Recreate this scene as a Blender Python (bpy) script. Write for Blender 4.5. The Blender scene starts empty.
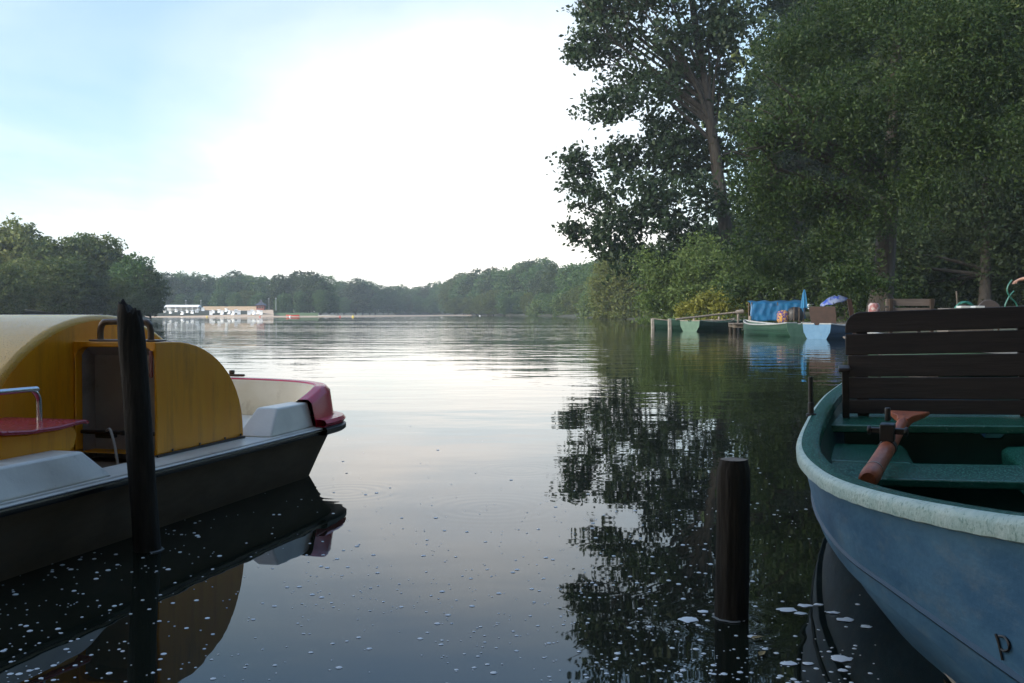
import bpy, bmesh, math, random
import numpy as np
from mathutils import Vector, Matrix, noise as mnoise
from mathutils.bvhtree import BVHTree

random.seed(7)
RNG = np.random.default_rng(11)
R = math.radians
PI = math.pi
scene = bpy.context.scene
C = scene.collection

# ------------------------------------------------------------------ camera
CAM_Z, PITCH, F = 1.014, R(1.64), 995.0
cd = bpy.data.cameras.new('camera'); cam = bpy.data.objects.new('camera', cd); C.objects.link(cam)
cam.location = (0, 0, CAM_Z); cam.rotation_euler = (R(90) - PITCH, 0, 0)
cd.sensor_width = 36; cd.lens = F / 1024 * 36; cd.clip_start = 0.05; cd.clip_end = 4000
scene.camera = cam
_fw = Vector((0, math.cos(PITCH), -math.sin(PITCH))); _up = Vector((0, math.sin(PITCH), math.cos(PITCH)))

def ray(px, py):
    return Vector((1, 0, 0)) * ((px - 512) / F) + _up * ((341.5 - py) / F) + _fw
def W(px, py, z=0.0):            # surveyed point: where the sight line meets height z
    d = ray(px, py); return Vector((0, 0, CAM_Z)) + d * ((z - CAM_Z) / d.z)
def D(px, py, dist):             # surveyed point at a given distance
    d = ray(px, py); return Vector((0, 0, CAM_Z)) + d * (dist / d.y)

# ------------------------------------------------------------------ materials
def mat(name, col=(.5, .5, .5), rough=.5, col2=None, nscale=8., ncontrast=.5, bump=0., bscale=40., spec=.5,
        metal=0., stretch=(1, 1, 1), wet=0., dirt=None, dirt_scale=3., dirt_lo=.55, dirt_hi=.7):
    m = bpy.data.materials.new(name); m.use_nodes = True
    nt = m.node_tree; N = nt.nodes; L = nt.links
    b = N['Principled BSDF']; b.inputs['Roughness'].default_value = rough
    b.inputs['Metallic'].default_value = metal; b.inputs['Specular IOR Level'].default_value = spec
    tc = N.new('ShaderNodeTexCoord'); mp = N.new('ShaderNodeMapping'); mp.inputs['Scale'].default_value = stretch
    L.new(tc.outputs['Object'], mp.inputs['Vector'])
    out = None
    if col2 is not None:
        n = N.new('ShaderNodeTexNoise'); n.inputs['Scale'].default_value = nscale; n.inputs['Detail'].default_value = 6
        n.inputs['Roughness'].default_value = .65
        L.new(mp.outputs[0], n.inputs['Vector'])
        r = N.new('ShaderNodeValToRGB'); r.color_ramp.elements[0].position = .5 - ncontrast / 2 * .5
        r.color_ramp.elements[1].position = .5 + ncontrast / 2 * .5
        r.color_ramp.elements[0].color = (*col, 1); r.color_ramp.elements[1].color = (*col2, 1)
        L.new(n.outputs['Fac'], r.inputs['Fac']); out = r.outputs['Color']
    if dirt is not None:
        n = N.new('ShaderNodeTexNoise'); n.inputs['Scale'].default_value = dirt_scale; n.inputs['Detail'].default_value = 9
        n.inputs['Roughness'].default_value = .7
        L.new(mp.outputs[0], n.inputs['Vector'])
        r = N.new('ShaderNodeMapRange'); r.inputs['From Min'].default_value = dirt_lo; r.inputs['From Max'].default_value = dirt_hi
        L.new(n.outputs['Fac'], r.inputs['Value'])
        mx = N.new('ShaderNodeMix'); mx.data_type = 'RGBA'
        L.new(r.outputs[0], mx.inputs['Factor'])
        if out: L.new(out, mx.inputs['A'])
        else: mx.inputs['A'].default_value = (*col, 1)
        mx.inputs['B'].default_value = (*dirt, 1); out = mx.outputs['Result']
    if out: L.new(out, b.inputs['Base Color'])
    else: b.inputs['Base Color'].default_value = (*col, 1)
    nrm = None
    if bump:
        n = N.new('ShaderNodeTexNoise'); n.inputs['Scale'].default_value = bscale; n.inputs['Detail'].default_value = 5
        L.new(mp.outputs[0], n.inputs['Vector'])
        bp = N.new('ShaderNodeBump'); bp.inputs['Strength'].default_value = 1; bp.inputs['Distance'].default_value = bump
        L.new(n.outputs['Fac'], bp.inputs['Height']); nrm = bp.outputs[0]
    if wet:       # rain drops standing on the surface
        v = N.new('ShaderNodeTexVoronoi'); v.inputs['Scale'].default_value = wet; v.inputs['Randomness'].default_value = 1
        L.new(tc.outputs['Object'], v.inputs['Vector'])
        r = N.new('ShaderNodeMapRange'); r.inputs['From Min'].default_value = .0; r.inputs['From Max'].default_value = .42
        r.inputs['To Min'].default_value = 1; r.inputs['To Max'].default_value = 0
        L.new(v.outputs['Distance'], r.inputs['Value'])
        bp = N.new('ShaderNodeBump'); bp.inputs['Strength'].default_value = .7; bp.inputs['Distance'].default_value = .25 / wet
        L.new(r.outputs[0], bp.inputs['Height'])
        if nrm: L.new(nrm, bp.inputs['Normal'])
        nrm = bp.outputs[0]
    if nrm: L.new(nrm, b.inputs['Normal'])
    return m

def leafmat(name, a, b_, trans=.35, rough=.55):
    m = bpy.data.materials.new(name); m.use_nodes = True
    nt = m.node_tree; N = nt.nodes; L = nt.links
    p = N['Principled BSDF']; p.inputs['Roughness'].default_value = rough; p.inputs['Specular IOR Level'].default_value = .3
    at = N.new('ShaderNodeAttribute'); at.attribute_name = 'tint'
    oi = N.new('ShaderNodeObjectInfo')
    ad = N.new('ShaderNodeMath'); ad.operation = 'MULTIPLY_ADD'; ad.inputs[1].default_value = .35; 
    L.new(oi.outputs['Random'], ad.inputs[0]); L.new(at.outputs['Fac'], ad.inputs[2])
    sb = N.new('ShaderNodeMath'); sb.operation = 'SUBTRACT'; sb.inputs[1].default_value = .17; sb.use_clamp = True
    L.new(ad.outputs[0], sb.inputs[0])
    mx = N.new('ShaderNodeMix'); mx.data_type = 'RGBA'
    mx.inputs['A'].default_value = (*a, 1); mx.inputs['B'].default_value = (*b_, 1)
    L.new(sb.outputs[0], mx.inputs['Factor'])
    L.new(mx.outputs['Result'], p.inputs['Base Color'])
    t = N.new('ShaderNodeBsdfTranslucent'); L.new(mx.outputs['Result'], t.inputs['Color'])
    ms = N.new('ShaderNodeMixShader'); ms.inputs[0].default_value = trans
    L.new(p.outputs[0], ms.inputs[1]); L.new(t.outputs[0], ms.inputs[2])
    L.new(ms.outputs[0], N['Material Output'].inputs['Surface'])
    return m

M = {}
M['yellow'] = mat('yellow_gelcoat', (.76, .30, .006), .26, col2=(.80, .345, .010), nscale=3, bump=.0006, bscale=90, dirt=(.45, .17, .01), dirt_scale=3.2, dirt_lo=.50, dirt_hi=.78, stretch=(4, 4, .6))
M['yellow_wet'] = mat('wet_yellow_gelcoat', (.70, .37, .03), .25, col2=(.74, .43, .07), nscale=3, wet=75)
M['white'] = mat('white_gelcoat', (.62, .60, .54), .35, col2=(.70, .68, .61), nscale=5, dirt=(.20, .185, .16), dirt_scale=11, dirt_lo=.60, dirt_hi=.78, bump=.0008, bscale=60)
M['cream'] = mat('cream_gelcoat', (.66, .56, .40), .45, col2=(.72, .63, .48), nscale=4, dirt=(.38, .27, .15), dirt_scale=6, dirt_lo=.58, dirt_hi=.78)
M['red'] = mat('red_gelcoat', (.52, .010, .035), .25, col2=(.58, .015, .045), nscale=6, wet=110, dirt=(.16, .01, .015), dirt_scale=9, dirt_lo=.6, dirt_hi=.8)
M['redseat'] = mat('wet_red_seat', (.36, .02, .035), .22, col2=(.42, .03, .05), nscale=6, wet=60)
M['hullbrown'] = mat('dark_brown_hull', (.12, .088, .058), .6, col2=(.15, .112, .075), nscale=4, spec=.22, dirt=(.11, .095, .07), dirt_scale=3, dirt_lo=.55, dirt_hi=.8, stretch=(1, 1, 3))
M['black'] = mat('black_rubber', (.012, .012, .012), .45)
M['greyliner'] = mat('grey_liner', (.28, .25, .23), .6, col2=(.33, .295, .275), nscale=5, dirt=(.1, .09, .08), dirt_scale=6, dirt_lo=.55, dirt_hi=.8)
M['chrome'] = mat('steel_tube', (.50, .51, .53), .22, metal=1., bump=.0003, bscale=200)
M['bronze'] = mat('brown_metal', (.10, .075, .06), .35, metal=.6)
M['postwood'] = mat('old_wet_pile_wood', (.010, .009, .0075), .8, col2=(.04, .034, .027), nscale=5, ncontrast=.6, bump=.02, bscale=9, stretch=(4, 4, .5), spec=.25)
M['postend'] = mat('weathered_post_end', (.30, .23, .17), .8, col2=(.14, .10, .07), nscale=20, bump=.004, bscale=40)
M['green'] = mat('green_wet_paint', (.014, .105, .066), .26, col2=(.024, .135, .088), nscale=7, wet=85, dirt=(.10, .22, .17), dirt_scale=60, dirt_lo=.58, dirt_hi=.70)
M['greeninner'] = mat('dark_green_paint', (.010, .050, .036), .45, col2=(.016, .068, .048), nscale=5)
M['rimwhite'] = mat('chipped_white_rim', (.30, .42, .38), .5, col2=(.42, .52, .47), nscale=9, dirt=(.10, .20, .16), dirt_scale=75, dirt_lo=.52, dirt_hi=.66, bump=.003, bscale=70)
M['bluehull'] = mat('weathered_blue_hull', (.035, .115, .21), .55, col2=(.085, .20, .31), nscale=4, ncontrast=.5, dirt=(.13, .19, .24), dirt_scale=12, dirt_lo=.50, dirt_hi=.78, bump=.002, bscale=30, stretch=(1, .5, 1.4))
M['slat'] = mat('dark_brown_slat', (.020, .014, .012), .55, col2=(.034, .024, .02), nscale=9, bump=.002, bscale=30, stretch=(.25, 3, 3))
M['oar'] = mat('worn_orange_wood', (.42, .105, .030), .5, col2=(.28, .065, .022), nscale=14, bump=.003, bscale=35, stretch=(2, .5, 2), dirt=(.30, .18, .12), dirt_scale=20, dirt_lo=.6, dirt_hi=.75)
M['rope'] = mat('pale_rope', (.42, .36, .28), .8, col2=(.3, .25, .19), nscale=80)
M['bark'] = mat('bark', (.022, .018, .014), .85, col2=(.05, .042, .033), nscale=3, bump=.05, bscale=5, stretch=(2, 2, .4))
M['paintletter'] = mat('black_letter_paint', (.008, .008, .01), .5)

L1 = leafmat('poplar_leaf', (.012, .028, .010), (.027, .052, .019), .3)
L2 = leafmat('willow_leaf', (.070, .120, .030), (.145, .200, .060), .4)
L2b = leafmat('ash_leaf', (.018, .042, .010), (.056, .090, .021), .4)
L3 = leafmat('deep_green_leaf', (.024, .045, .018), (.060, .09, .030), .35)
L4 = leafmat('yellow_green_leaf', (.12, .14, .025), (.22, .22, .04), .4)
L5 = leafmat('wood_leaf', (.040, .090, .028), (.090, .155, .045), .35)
L7 = leafmat('olive_leaf', (.048, .082, .018), (.115, .140, .034), .35)
L6 = leafmat('golden_green_leaf', (.075, .115, .024), (.17, .185, .05), .35)

# ------------------------------------------------------------------ mesh helpers
class MB:
    def __init__(s): s.v = []; s.f = []
    def add(s, vs, fs):
        o = len(s.v); s.v += [tuple(v) for v in vs]; s.f += [tuple(i + o for i in f) for f in fs]
    def box(s, lo, hi, rot=None, at=None):
        vs = [Vector((x, y, z)) for x in (lo[0], hi[0]) for y in (lo[1], hi[1]) for z in (lo[2], hi[2])]
        if rot is not None: vs = [rot @ v for v in vs]
        if at is not None: vs = [v + Vector(at) for v in vs]
        s.add(vs, [(0, 1, 3, 2), (4, 6, 7, 5), (0, 4, 5, 1), (2, 3, 7, 6), (0, 2, 6, 4), (1, 5, 7, 3)])
    def tube(s, pts, rad, n=10, cap=True):
        pts = [Vector(p) for p in pts]
        if not hasattr(rad, '__len__'): rad = [rad] * len(pts)
        rings = []; prev = None
        for i, p in enumerate(pts):
            t = (pts[min(i + 1, len(pts) - 1)] - pts[max(i - 1, 0)]).normalized()
            if prev is None:
                a = Vector((0, 0, 1)) if abs(t.z) < .9 else Vector((1, 0, 0)); u = t.cross(a).normalized()
            else:
                u = (prev - t * prev.dot(t)).normalized()
            prev = u; w = t.cross(u)
            rings.append([p + (u * math.cos(2 * PI * k / n) + w * math.sin(2 * PI * k / n)) * rad[i] for k in range(n)])
        s.loft(rings, closed=True, cap=cap)
    def loft(s, rings, closed=False, cap=False):
        n = len(rings[0]); vs = [v for r in rings for v in r]; fs = []
        for i in range(len(rings) - 1):
            for k in range(n if closed else n - 1):
                k2 = (k + 1) % n
                fs.append((i * n + k, i * n + k2, (i + 1) * n + k2, (i + 1) * n + k))
        if cap:
            fs.append(tuple(range(n - 1, -1, -1))); b = (len(rings) - 1) * n; fs.append(tuple(range(b, b + n)))
        s.add(vs, fs)
    def prism(s, poly, a, b, axis=0):      # poly of 2-D points extruded along axis
        def mk(p, q):
            c = list(p); c.insert(axis, q); return tuple(c)
        n = len(poly)
        vs = [mk(p, a) for p in poly] + [mk(p, b) for p in poly]
        fs = [tuple(range(n - 1, -1, -1)), tuple(range(n, 2 * n))] + [(i, (i + 1) % n, n + (i + 1) % n, n + i) for i in range(n)]
        s.add(vs, fs)
    def build(s, name, m, parent=None, smooth=40, bevel=0., seg=2):
        me = bpy.data.meshes.new(name); me.from_pydata(s.v, [], s.f); me.update()
        bm = bmesh.new(); bm.from_mesh(me); bmesh.ops.recalc_face_normals(bm, faces=bm.faces); bm.to_mesh(me); bm.free()
        o = bpy.data.objects.new(name, me); C.objects.link(o); me.materials.append(m)
        if smooth:
            me.shade_smooth(); me.set_sharp_from_angle(angle=R(smooth))
        if bevel:
            b = o.modifiers.new('bevel', 'BEVEL'); b.width = bevel; b.segments = seg; b.limit_method = 'ANGLE'; b.angle_limit = R(35)
        if parent: o.parent = parent
        return o

def tag(o, label=None, cat=None, group=None, kind=None):
    if label: o['label'] = label
    if cat: o['category'] = cat
    if group: o['group'] = group
    if kind: o['kind'] = kind
    return o
def thing(name, label, cat, loc=(0, 0, 0), rz=0, group=None):
    o = bpy.data.objects.new(name, None); C.objects.link(o); o.location = loc; o.rotation_euler = (0, 0, rz)
    o.empty_display_size = .2
    return tag(o, label, cat, group)
def dup(root, loc, rz=0, label=None, sc=None):
    r = root.copy(); C.objects.link(r); r.location = loc; r.rotation_euler = (0, 0, rz)
    if label: r['label'] = label
    if sc: r.scale = sc
    for ch in list(root.children):
        c = ch.copy(); C.objects.link(c); c.parent = r
        for g in list(ch.children):
            d = g.copy(); C.objects.link(d); d.parent = c
    return r
def smoothpath(pts, n=6):
    pts = [Vector(p) for p in pts]; out = []
    for i in range(len(pts) - 1):
        p0 = pts[max(i - 1, 0)]; p1 = pts[i]; p2 = pts[i + 1]; p3 = pts[min(i + 2, len(pts) - 1)]
        for k in range(n):
            t = k / n
            out.append(.5 * ((2 * p1) + (p2 - p0) * t + (2 * p0 - 5 * p1 + 4 * p2 - p3) * t * t + (3 * p1 - p0 - 3 * p2 + p3) * t ** 3))
    out.append(pts[-1]); return out

# ------------------------------------------------------------------ foliage
def leaf_object(name, cen, size, tint, m, parent=None, aspect=.5, nbias=None, flat=.5):
    n = len(cen)
    nr = RNG.normal(size=(n, 3)); nr[:, 2] += flat
    if nbias is not None: nr += nbias
    nr /= np.linalg.norm(nr, axis=1)[:, None]
    t = RNG.normal(size=(n, 3)); t[:, 2] -= .35
    t -= nr * (t * nr).sum(1)[:, None]; t /= np.linalg.norm(t, axis=1)[:, None]
    b = np.cross(nr, t)
    L = size[:, None] * .5; Wd = L * aspect
    v = np.empty((n, 4, 3)); v[:, 0] = cen - t * L; v[:, 1] = cen + b * Wd + t * L * .1; v[:, 2] = cen + t * L; v[:, 3] = cen - b * Wd + t * L * .1
    me = bpy.data.meshes.new(name)
    me.vertices.add(n * 4); me.vertices.foreach_set('co', v.reshape(-1).astype(np.float32))
    me.loops.add(n * 4); me.loops.foreach_set('vertex_index', np.arange(n * 4, dtype=np.int32))
    me.polygons.add(n); me.polygons.foreach_set('loop_start', np.arange(0, n * 4, 4, dtype=np.int32))
    a = me.attributes.new('tint', 'FLOAT', 'FACE'); a.data.foreach_set('value', tint.astype(np.float32))
    me.materials.append(m); me.update(); me.validate()
    o = bpy.data.objects.new(name, me); C.objects.link(o)
    if parent: o.parent = parent
    return o

def crown_points(lobes, per_m2, clump_r, per_clump, shell=.55, droop=0.):
    """lobes: (centre, radii). clumps sit in each lobe's outer shell, leaves gather in clumps"""
    P = []; T = []
    for c, r in lobes:
        c = np.array(c); r = np.array(r)
        area = 4 * PI * ((r[0] * r[1]) ** 1.6 / 3 + (r[0] * r[2]) ** 1.6 / 3 + (r[1] * r[2]) ** 1.6 / 3) ** (1 / 1.6)
        k = max(4, int(area * per_m2))
        d = RNG.normal(size=(k, 3)); d /= np.linalg.norm(d, axis=1)[:, None]
        rr = shell + (1.08 - shell) * RNG.random(k) ** .7
        cc = c + d * r * rr[:, None]
        ct = RNG.random(k) * .7 + .15
        m_ = per_clump
        off = RNG.normal(size=(k, m_, 3)) * clump_r * (.6 + .8 * RNG.random((k, 1, 1)))
        off[:, :, 2] *= .6
        if droop: off[:, :, 2] -= droop * np.abs(RNG.normal(size=(k, m_))) ** 1.3
        P.append((cc[:, None, :] + off).reshape(-1, 3))
        T.append((ct[:, None] + RNG.normal(size=(k, m_)) * .15).reshape(-1))
    return np.concatenate(P), np.clip(np.concatenate(T), 0, 1)

def trunk_object(base, top, r0, limbs, parent, r1=.35, wob=.4):
    mb = MB(); base = Vector(base); top = Vector(top)
    pts = []
    for i in range(9):
        t = i / 8; p = base.lerp(top, t)
        p += Vector((math.sin(t * 5 + base.x), math.cos(t * 4 + base.y), 0)) * wob * t * (1 - t * .5) * .5
        pts.append(p)
    rad = [r0 * (1.35 if i == 0 else 1) * (1 - (1 - r1) * i / 8) for i in range(9)]
    mb.tube(pts, rad, 9)
    for c in limbs:
        c = Vector(c); t = min(.97, max(.25, ((c.z - base.z) / max(.1, top.z - base.z)) * .72))
        a = base.lerp(top, t); k = int(t * 8); a = pts[k].lerp(pts[min(k + 1, 8)], t * 8 - k)
        mid = a.lerp(c, .5) + Vector((random.uniform(-.4, .4), random.uniform(-.4, .4), random.uniform(.1, .9))) * wob
        path = smoothpath([a, mid, c], 4); ra = r0 * (1 - .65 * t) * .45
        mb.tube(path, [ra * (1 - .8 * i / (len(path) - 1)) for i in range(len(path))], 6)
        for _ in range(2):       # twigs
            e = c + Vector((random.uniform(-1, 1), random.uniform(-1, 1), random.uniform(-.6, .8))) * (c - a).length * .25
            st = path[len(path) * 2 // 3]
            mb.tube([st, st.lerp(e, .5) + Vector((0, 0, .1)), e], [ra * .4, ra * .3, ra * .1], 5)
    return mb.build('trunk', M['bark'], parent)

def px_lobes(lst, dist, jit=0., dr=1.0):
    out = []
    for e in lst:
        x, y, r = e[:3]; d = dist + (e[3] if len(e) > 3 else random.uniform(-jit, jit))
        c = D(x, y, d); rw = r * d / F
        out.append((tuple(c), (rw, rw * dr, rw * .9)))
    return out

def sublobes(lobes, n, k, seed, inner=.62):
    rg = random.Random(seed); out = []
    for c, r in lobes:
        out.append((c, tuple(q * inner for q in r)))
        for i in range(n):
            v = Vector((rg.gauss(0, 1), rg.gauss(0, 1) - .35, rg.gauss(0, 1) * .9 + .15)).normalized(); kk = k * rg.uniform(.7, 1.3)
            out.append((tuple(c[q] + v[q] * r[q] * rg.uniform(.62, .95) for q in range(3)), tuple(q * kk for q in r[:2]) + (r[2] * kk * .75,)))
    return out
def rel(lobes, base):
    return [(tuple(Vector(c) - Vector(base)), r) for c, r in lobes]

def big_tree(name, label, group, base, lobes, trunk_top, r0, m, per_m2, clump_r, per_clump, leaf, aspect=.5, droop=0., shell=.5, nlimb=14, cat='tree', flat=.5):
    t = thing(name, label, cat, base, 0, group)
    lb = rel(lobes, base)
    P, T = crown_points(lb, per_m2, clump_r, per_clump, shell, droop)
    keep = P[:, 2] > -base[2] + .12
    P = P[keep]; T = T[keep]
    S = leaf * (.65 + .7 * RNG.random(len(P)))
    leaf_object('crown', P, S, T, m, t, aspect, flat=flat)
    trunk_object((0, 0, -.6), tuple(Vector(trunk_top) - Vector(base)), r0, [c for c, r in lb][:nlimb], t)
    return t

# ------------------------------------------------------------------ lake and ground
shore = [(-3, -3.5), (2.5, -3), (5.6, -1), (6.4, 4), (7.8, 12), (9.6, 20), (14.5, 34), (17.5, 44), (18, 52), (14.8, 63), (12.4, 78), (13.5, 95), (17, 120), (19, 150),
         (18, 175), (17, 220), (12, 300), (0, 380), (-18, 470), (-40, 560), (-90, 590), (-130, 560), (-128, 470), (-100, 400), (-70, 310), (-61, 266), (-93, 254), (-118, 245),
         (-140, 215), (-110, 190), (-62, 172), (-60, 150), (-76, 120), (-86, 80), (-66, 38), (-40, 16), (-20, 9), (-11.5, 3), (-8, -1.5)]
def ring_mesh():
    n = len(shore); cen = Vector((-40, 220)); mb = MB(); pts = [Vector(p) for p in shore]
    nor = []
    for i in range(n):
        t = (pts[(i + 1) % n] - pts[i - 1]).normalized(); nor.append(Vector((t.y, -t.x)))
    rings = []
    for off, z in ((-8, -1.6), (-.8, -.35), (.3, .12), (2, .5), (6, .9)):
        rings.append([Vector((p.x + q.x * off, p.y + q.y * off, z)) for p, q in zip(pts, nor)])
    for sc_, z in ((1.25, 1.6), (2.0, 2.2)):
        r = []
        for p, q in zip(pts, nor):
            e = Vector((p.x + q.x * 6, p.y + q.y * 6)); d = e - cen; e = cen + d * sc_
            e.x = max(-560, min(420, e.x)); e.y = max(-140, min(900, e.y)); r.append(Vector((e.x, e.y, z)))
        rings.append(r)
    mb.loft(rings, closed=True)
    o = len(mb.v); mb.v.append((cen.x, cen.y, -2.4))
    for i in range(n): mb.f.append((i, (i + 1) % n, o))
    return mb
gm = mat('grassy_bank_ground', (.026, .034, .013), .9, col2=(.04, .038, .022), nscale=.6, bump=.08, bscale=2)
tag(ring_mesh().build('ground', gm), kind='structure')

def water_material():
    m = bpy.data.materials.new('lake_water'); m.use_nodes = True
    nt = m.node_tree; N = nt.nodes; L = nt.links; b = N['Principled BSDF']
    b.inputs['Base Color'].default_value = (.010, .012, .008, 1); b.inputs['Roughness'].default_value = .015
    b.inputs['IOR'].default_value = 1.333
    tc = N.new('ShaderNodeTexCoord')
    def noise(sx, sy, scale, det):
        mp = N.new('ShaderNodeMapping'); mp.inputs['Scale'].default_value = (sx, sy, 1); L.new(tc.outputs['Object'], mp.inputs['Vector'])
        n = N.new('ShaderNodeTexNoise'); n.inputs['Scale'].default_value = scale; n.inputs['Detail'].default_value = det
        L.new(mp.outputs[0], n.inputs['Vector']); return n.outputs['Fac']
    def mth(op, a, b_):
        x = N.new('ShaderNodeMath'); x.operation = op
        for i, q in enumerate((a, b_)):
            if isinstance(q, (int, float)): x.inputs[i].default_value = q
            else: L.new(q, x.inputs[i])
        return x.outputs[0]
    # calm patches by the jetty, breeze farther out: patch mask in lake coordinates
    sp = N.new('ShaderNodeSeparateXYZ'); L.new(tc.outputs['Object'], sp.inputs[0])
    far = N.new('ShaderNodeMapRange'); far.inputs['From Min'].default_value = 6; far.inputs['From Max'].default_value = 60
    far.inputs['To Min'].default_value = .16; far.inputs['To Max'].default_value = 1
    L.new(sp.outputs['Y'], far.inputs['Value'])
    patch = N.new('ShaderNodeMapRange'); patch.inputs['From Min'].default_value = .38; patch.inputs['From Max'].default_value = .66
    patch.inputs['To Min'].default_value = .35; patch.inputs['To Max'].default_value = 1.3
    L.new(noise(.35, 1.2, .05, 3), patch.inputs['Value'])
    amp = mth('MULTIPLY', far.outputs[0], patch.outputs[0])
    h = mth('ADD', mth('MULTIPLY', noise(.45, 1.0, .9, 2), .050), mth('MULTIPLY', noise(.6, 1.0, 3.2, 2), .010))
    h = mth('MULTIPLY', h, amp)
    # little rings spreading from drips
    for (cx, cy, rad, am) in RINGS:
        mp = N.new('ShaderNodeMapping'); mp.inputs['Location'].default_value = (-cx, -cy, 0); L.new(tc.outputs['Object'], mp.inputs['Vector'])
        ln = N.new('ShaderNodeVectorMath'); ln.operation = 'LENGTH'; L.new(mp.outputs[0], ln.inputs[0])
        s_ = mth('SINE', mth('MULTIPLY', ln.outputs['Value'], 2 * PI / .085), 0)
        mr = N.new('ShaderNodeMapRange'); mr.interpolation_type = 'SMOOTHSTEP'
        mr.inputs['From Min'].default_value = rad; mr.inputs['From Max'].default_value = rad * .4
        L.new(ln.outputs['Value'], mr.inputs['Value'])
        h = mth('ADD', h, mth('MULTIPLY', mth('MULTIPLY', s_, mr.outputs[0]), am))
    bp = N.new('ShaderNodeBump'); bp.inputs['Strength'].default_value = 1; bp.inputs['Distance'].default_value = 1
    L.new(h, bp.inputs['Height']); L.new(bp.outputs[0], b.inputs['Normal'])
    return m
q1 = W(490, 508); q2 = W(735, 622); q3 = W(345, 492); q4 = W(520, 470)
RINGS = [(q1.x, q1.y, .62, .00008), (q2.x, q2.y, .34, .00022), (q3.x, q3.y, .45, .00013), (q4.x, q4.y, .5, .00006)]
mb = MB(); mb.add([(-380, -60, 0), (250, -60, 0), (250, 660, 0), (-380, 660, 0)], [(0, 1, 2, 3)])
tag(mb.build('water', water_material(), smooth=0), kind='structure')

# ------------------------------------------------------------------ pedal boat
PBX, PBY, PBA = -1.73, 4.83, R(15.5)
pb = thing('pedal_boat', 'yellow, red and white pedal boat with brown hull beside the tall leaning post', 'pedal boat', (PBX, PBY, 0), -PBA)
TC = .815                                  # centreline; local x = -t, y = forward
half = [(-2.05, .10), (-2.0, -.05), (-1.9, -.15), (-1.6, -.18), (-.8, -.185), (0, -.19), (.7, -.19), (1.2, -.19), (1.50, -.19), (1.68, -.165), (1.82, -.09), (1.93, .04), (2.02, .22), (2.08, .45), (2.11, .66), (2.12, TC)]
half = [(p.x, p.y) for p in smoothpath([(s, t, 0) for s, t in half], 4)]
def outline(off=0., sfun=None):
    """closed-side polyline starboard stern -> bow -> port stern, offset outward, as (x, y)"""
    L_ = [(s, t) for s, t in half] + [(s, 2 * TC - t) for s, t in reversed(half[:-1])]
    res = []
    for i, (s, t) in enumerate(L_):
        a = L_[max(i - 1, 0)]; b = L_[min(i + 1, len(L_) - 1)]
        ds, dt = b[0] - a[0], b[1] - a[1]; l = math.hypot(ds, dt) or 1
        ns, nt_ = dt / l, -ds / l           # outward
        res.append((-(t + nt_ * off), s + ns * off))
    return res
deck_o = outline(0)
def shrink_bow(pts, amount):
    out = []
    for x, y in pts:
        if y > .9:
            y2 = .9 + (y - .9) * (1 - amount)
        else: y2 = y
        out.append((x, y2))
    return out
mb = MB(); rings = []
for off, am, z in ((-.30, .42, -.16), (-.14, .36, -.10), (-.085, .30, 0.0), (-.06, .20, .12), (-.035, .09, .24), (-.03, .06, .275)):
    rings.append([(x, y, z) for x, y in shrink_bow(outline(off), am)])
mb.loft(rings, closed=True, cap=True); mb.build('hull', M['hullbrown'], pb, smooth=50)
# rub rail: white lip above a black strip
mb = MB(); mb.loft([[(x, y, z) for x, y in outline(o)] for o, z in ((-.05, .268), (.004, .266), (.008, .280), (.006, .286), (-.05, .286))], closed=True); mb.build('rub_rail', M['black'], pb)
mb = MB(); mb.loft([[(x, y, z) for x, y in outline(o)] for o, z in ((-.05, .287), (.012, .287), (.016, .297), (.008, .306), (-.05, .308))], closed=True); mb.build('deck_lip', M['white'], pb)
mb = MB(); mb.loft([[(x, y, z) for x, y in outline(o)] for o, z in ((.012, .294), (.019, .296), (.019, .300), (.012, .302))], closed=True); mb.build('pinstripe', M['black'], pb)
# deck with the cockpit opening
def deck():
    bm = bmesh.new()
    o = [bm.verts.new((x, y, .31)) for x, y in outline(-.012)]
    hole = [(.04, -1.75), (1.59, -1.75), (1.59, .5), (.04, .5)]
    i = [bm.verts.new((-t, s, .31)) for t, s in hole]
    es = [bm.edges.new((o[k], o[(k + 1) % len(o)])) for k in range(len(o))] + [bm.edges.new((i[k], i[(k + 1) % 4])) for k in range(4)]
    bmesh.ops.triangle_fill(bm, use_beauty=True, use_dissolve=False, edges=es)
    lo = [bm.verts.new((v.co.x, v.co.y, .13)) for v in i]
    for k in range(4): bm.faces.new((i[k], i[(k + 1) % 4], lo[(k + 1) % 4], lo[k]))
    bm.faces.new(lo)
    bmesh.ops.recalc_face_normals(bm, faces=bm.faces)
    me = bpy.data.meshes.new('deck'); bm.to_mesh(me); bm.free(); me.materials.append(M['white'])
    ob = bpy.data.objects.new('deck', me); C.objects.link(ob); ob.parent = pb
deck()
# bow bulwark: white block -> red cap, cream inner wall
full = outline(0); NH = len(full)
def bulwark(y0, y1, prof, sides=(1, -1), taper=None):
    """sweep a section (offset, height 0..1) round the bow between the two local y values"""
    idx = [i for i in range(NH) if full[i][1] >= y0 and full[i][1] <= y1]
    return idx
def hgt(y):       # top of the bulwark above the deck
    pts = [(.74, 0.), (.93, .13), (1.30, .15), (1.62, .235), (2.2, .255)]
    for (a, ha), (b, hb) in zip(pts, pts[1:]):
        if y <= b: return ha + (hb - ha) * max(0, (y - a) / (b - a))
    return pts[-1][1]
def sweep(idx, prof):
    rings = []
    offs = {o: outline(o) for o, _ in prof}
    for i in idx:
        h = hgt(full[i][1])
        rings.append([(offs[o][i][0], offs[o][i][1], .312 + f * h) for o, f in prof])
    return rings
def dens(a, b, right=True):
    ii = [i for i in range(NH) if full[i][1] >= a and full[i][1] <= b]
    h = [i for i in ii if i < NH // 2] if right else [i for i in ii if i > NH // 2]
    return h
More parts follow.
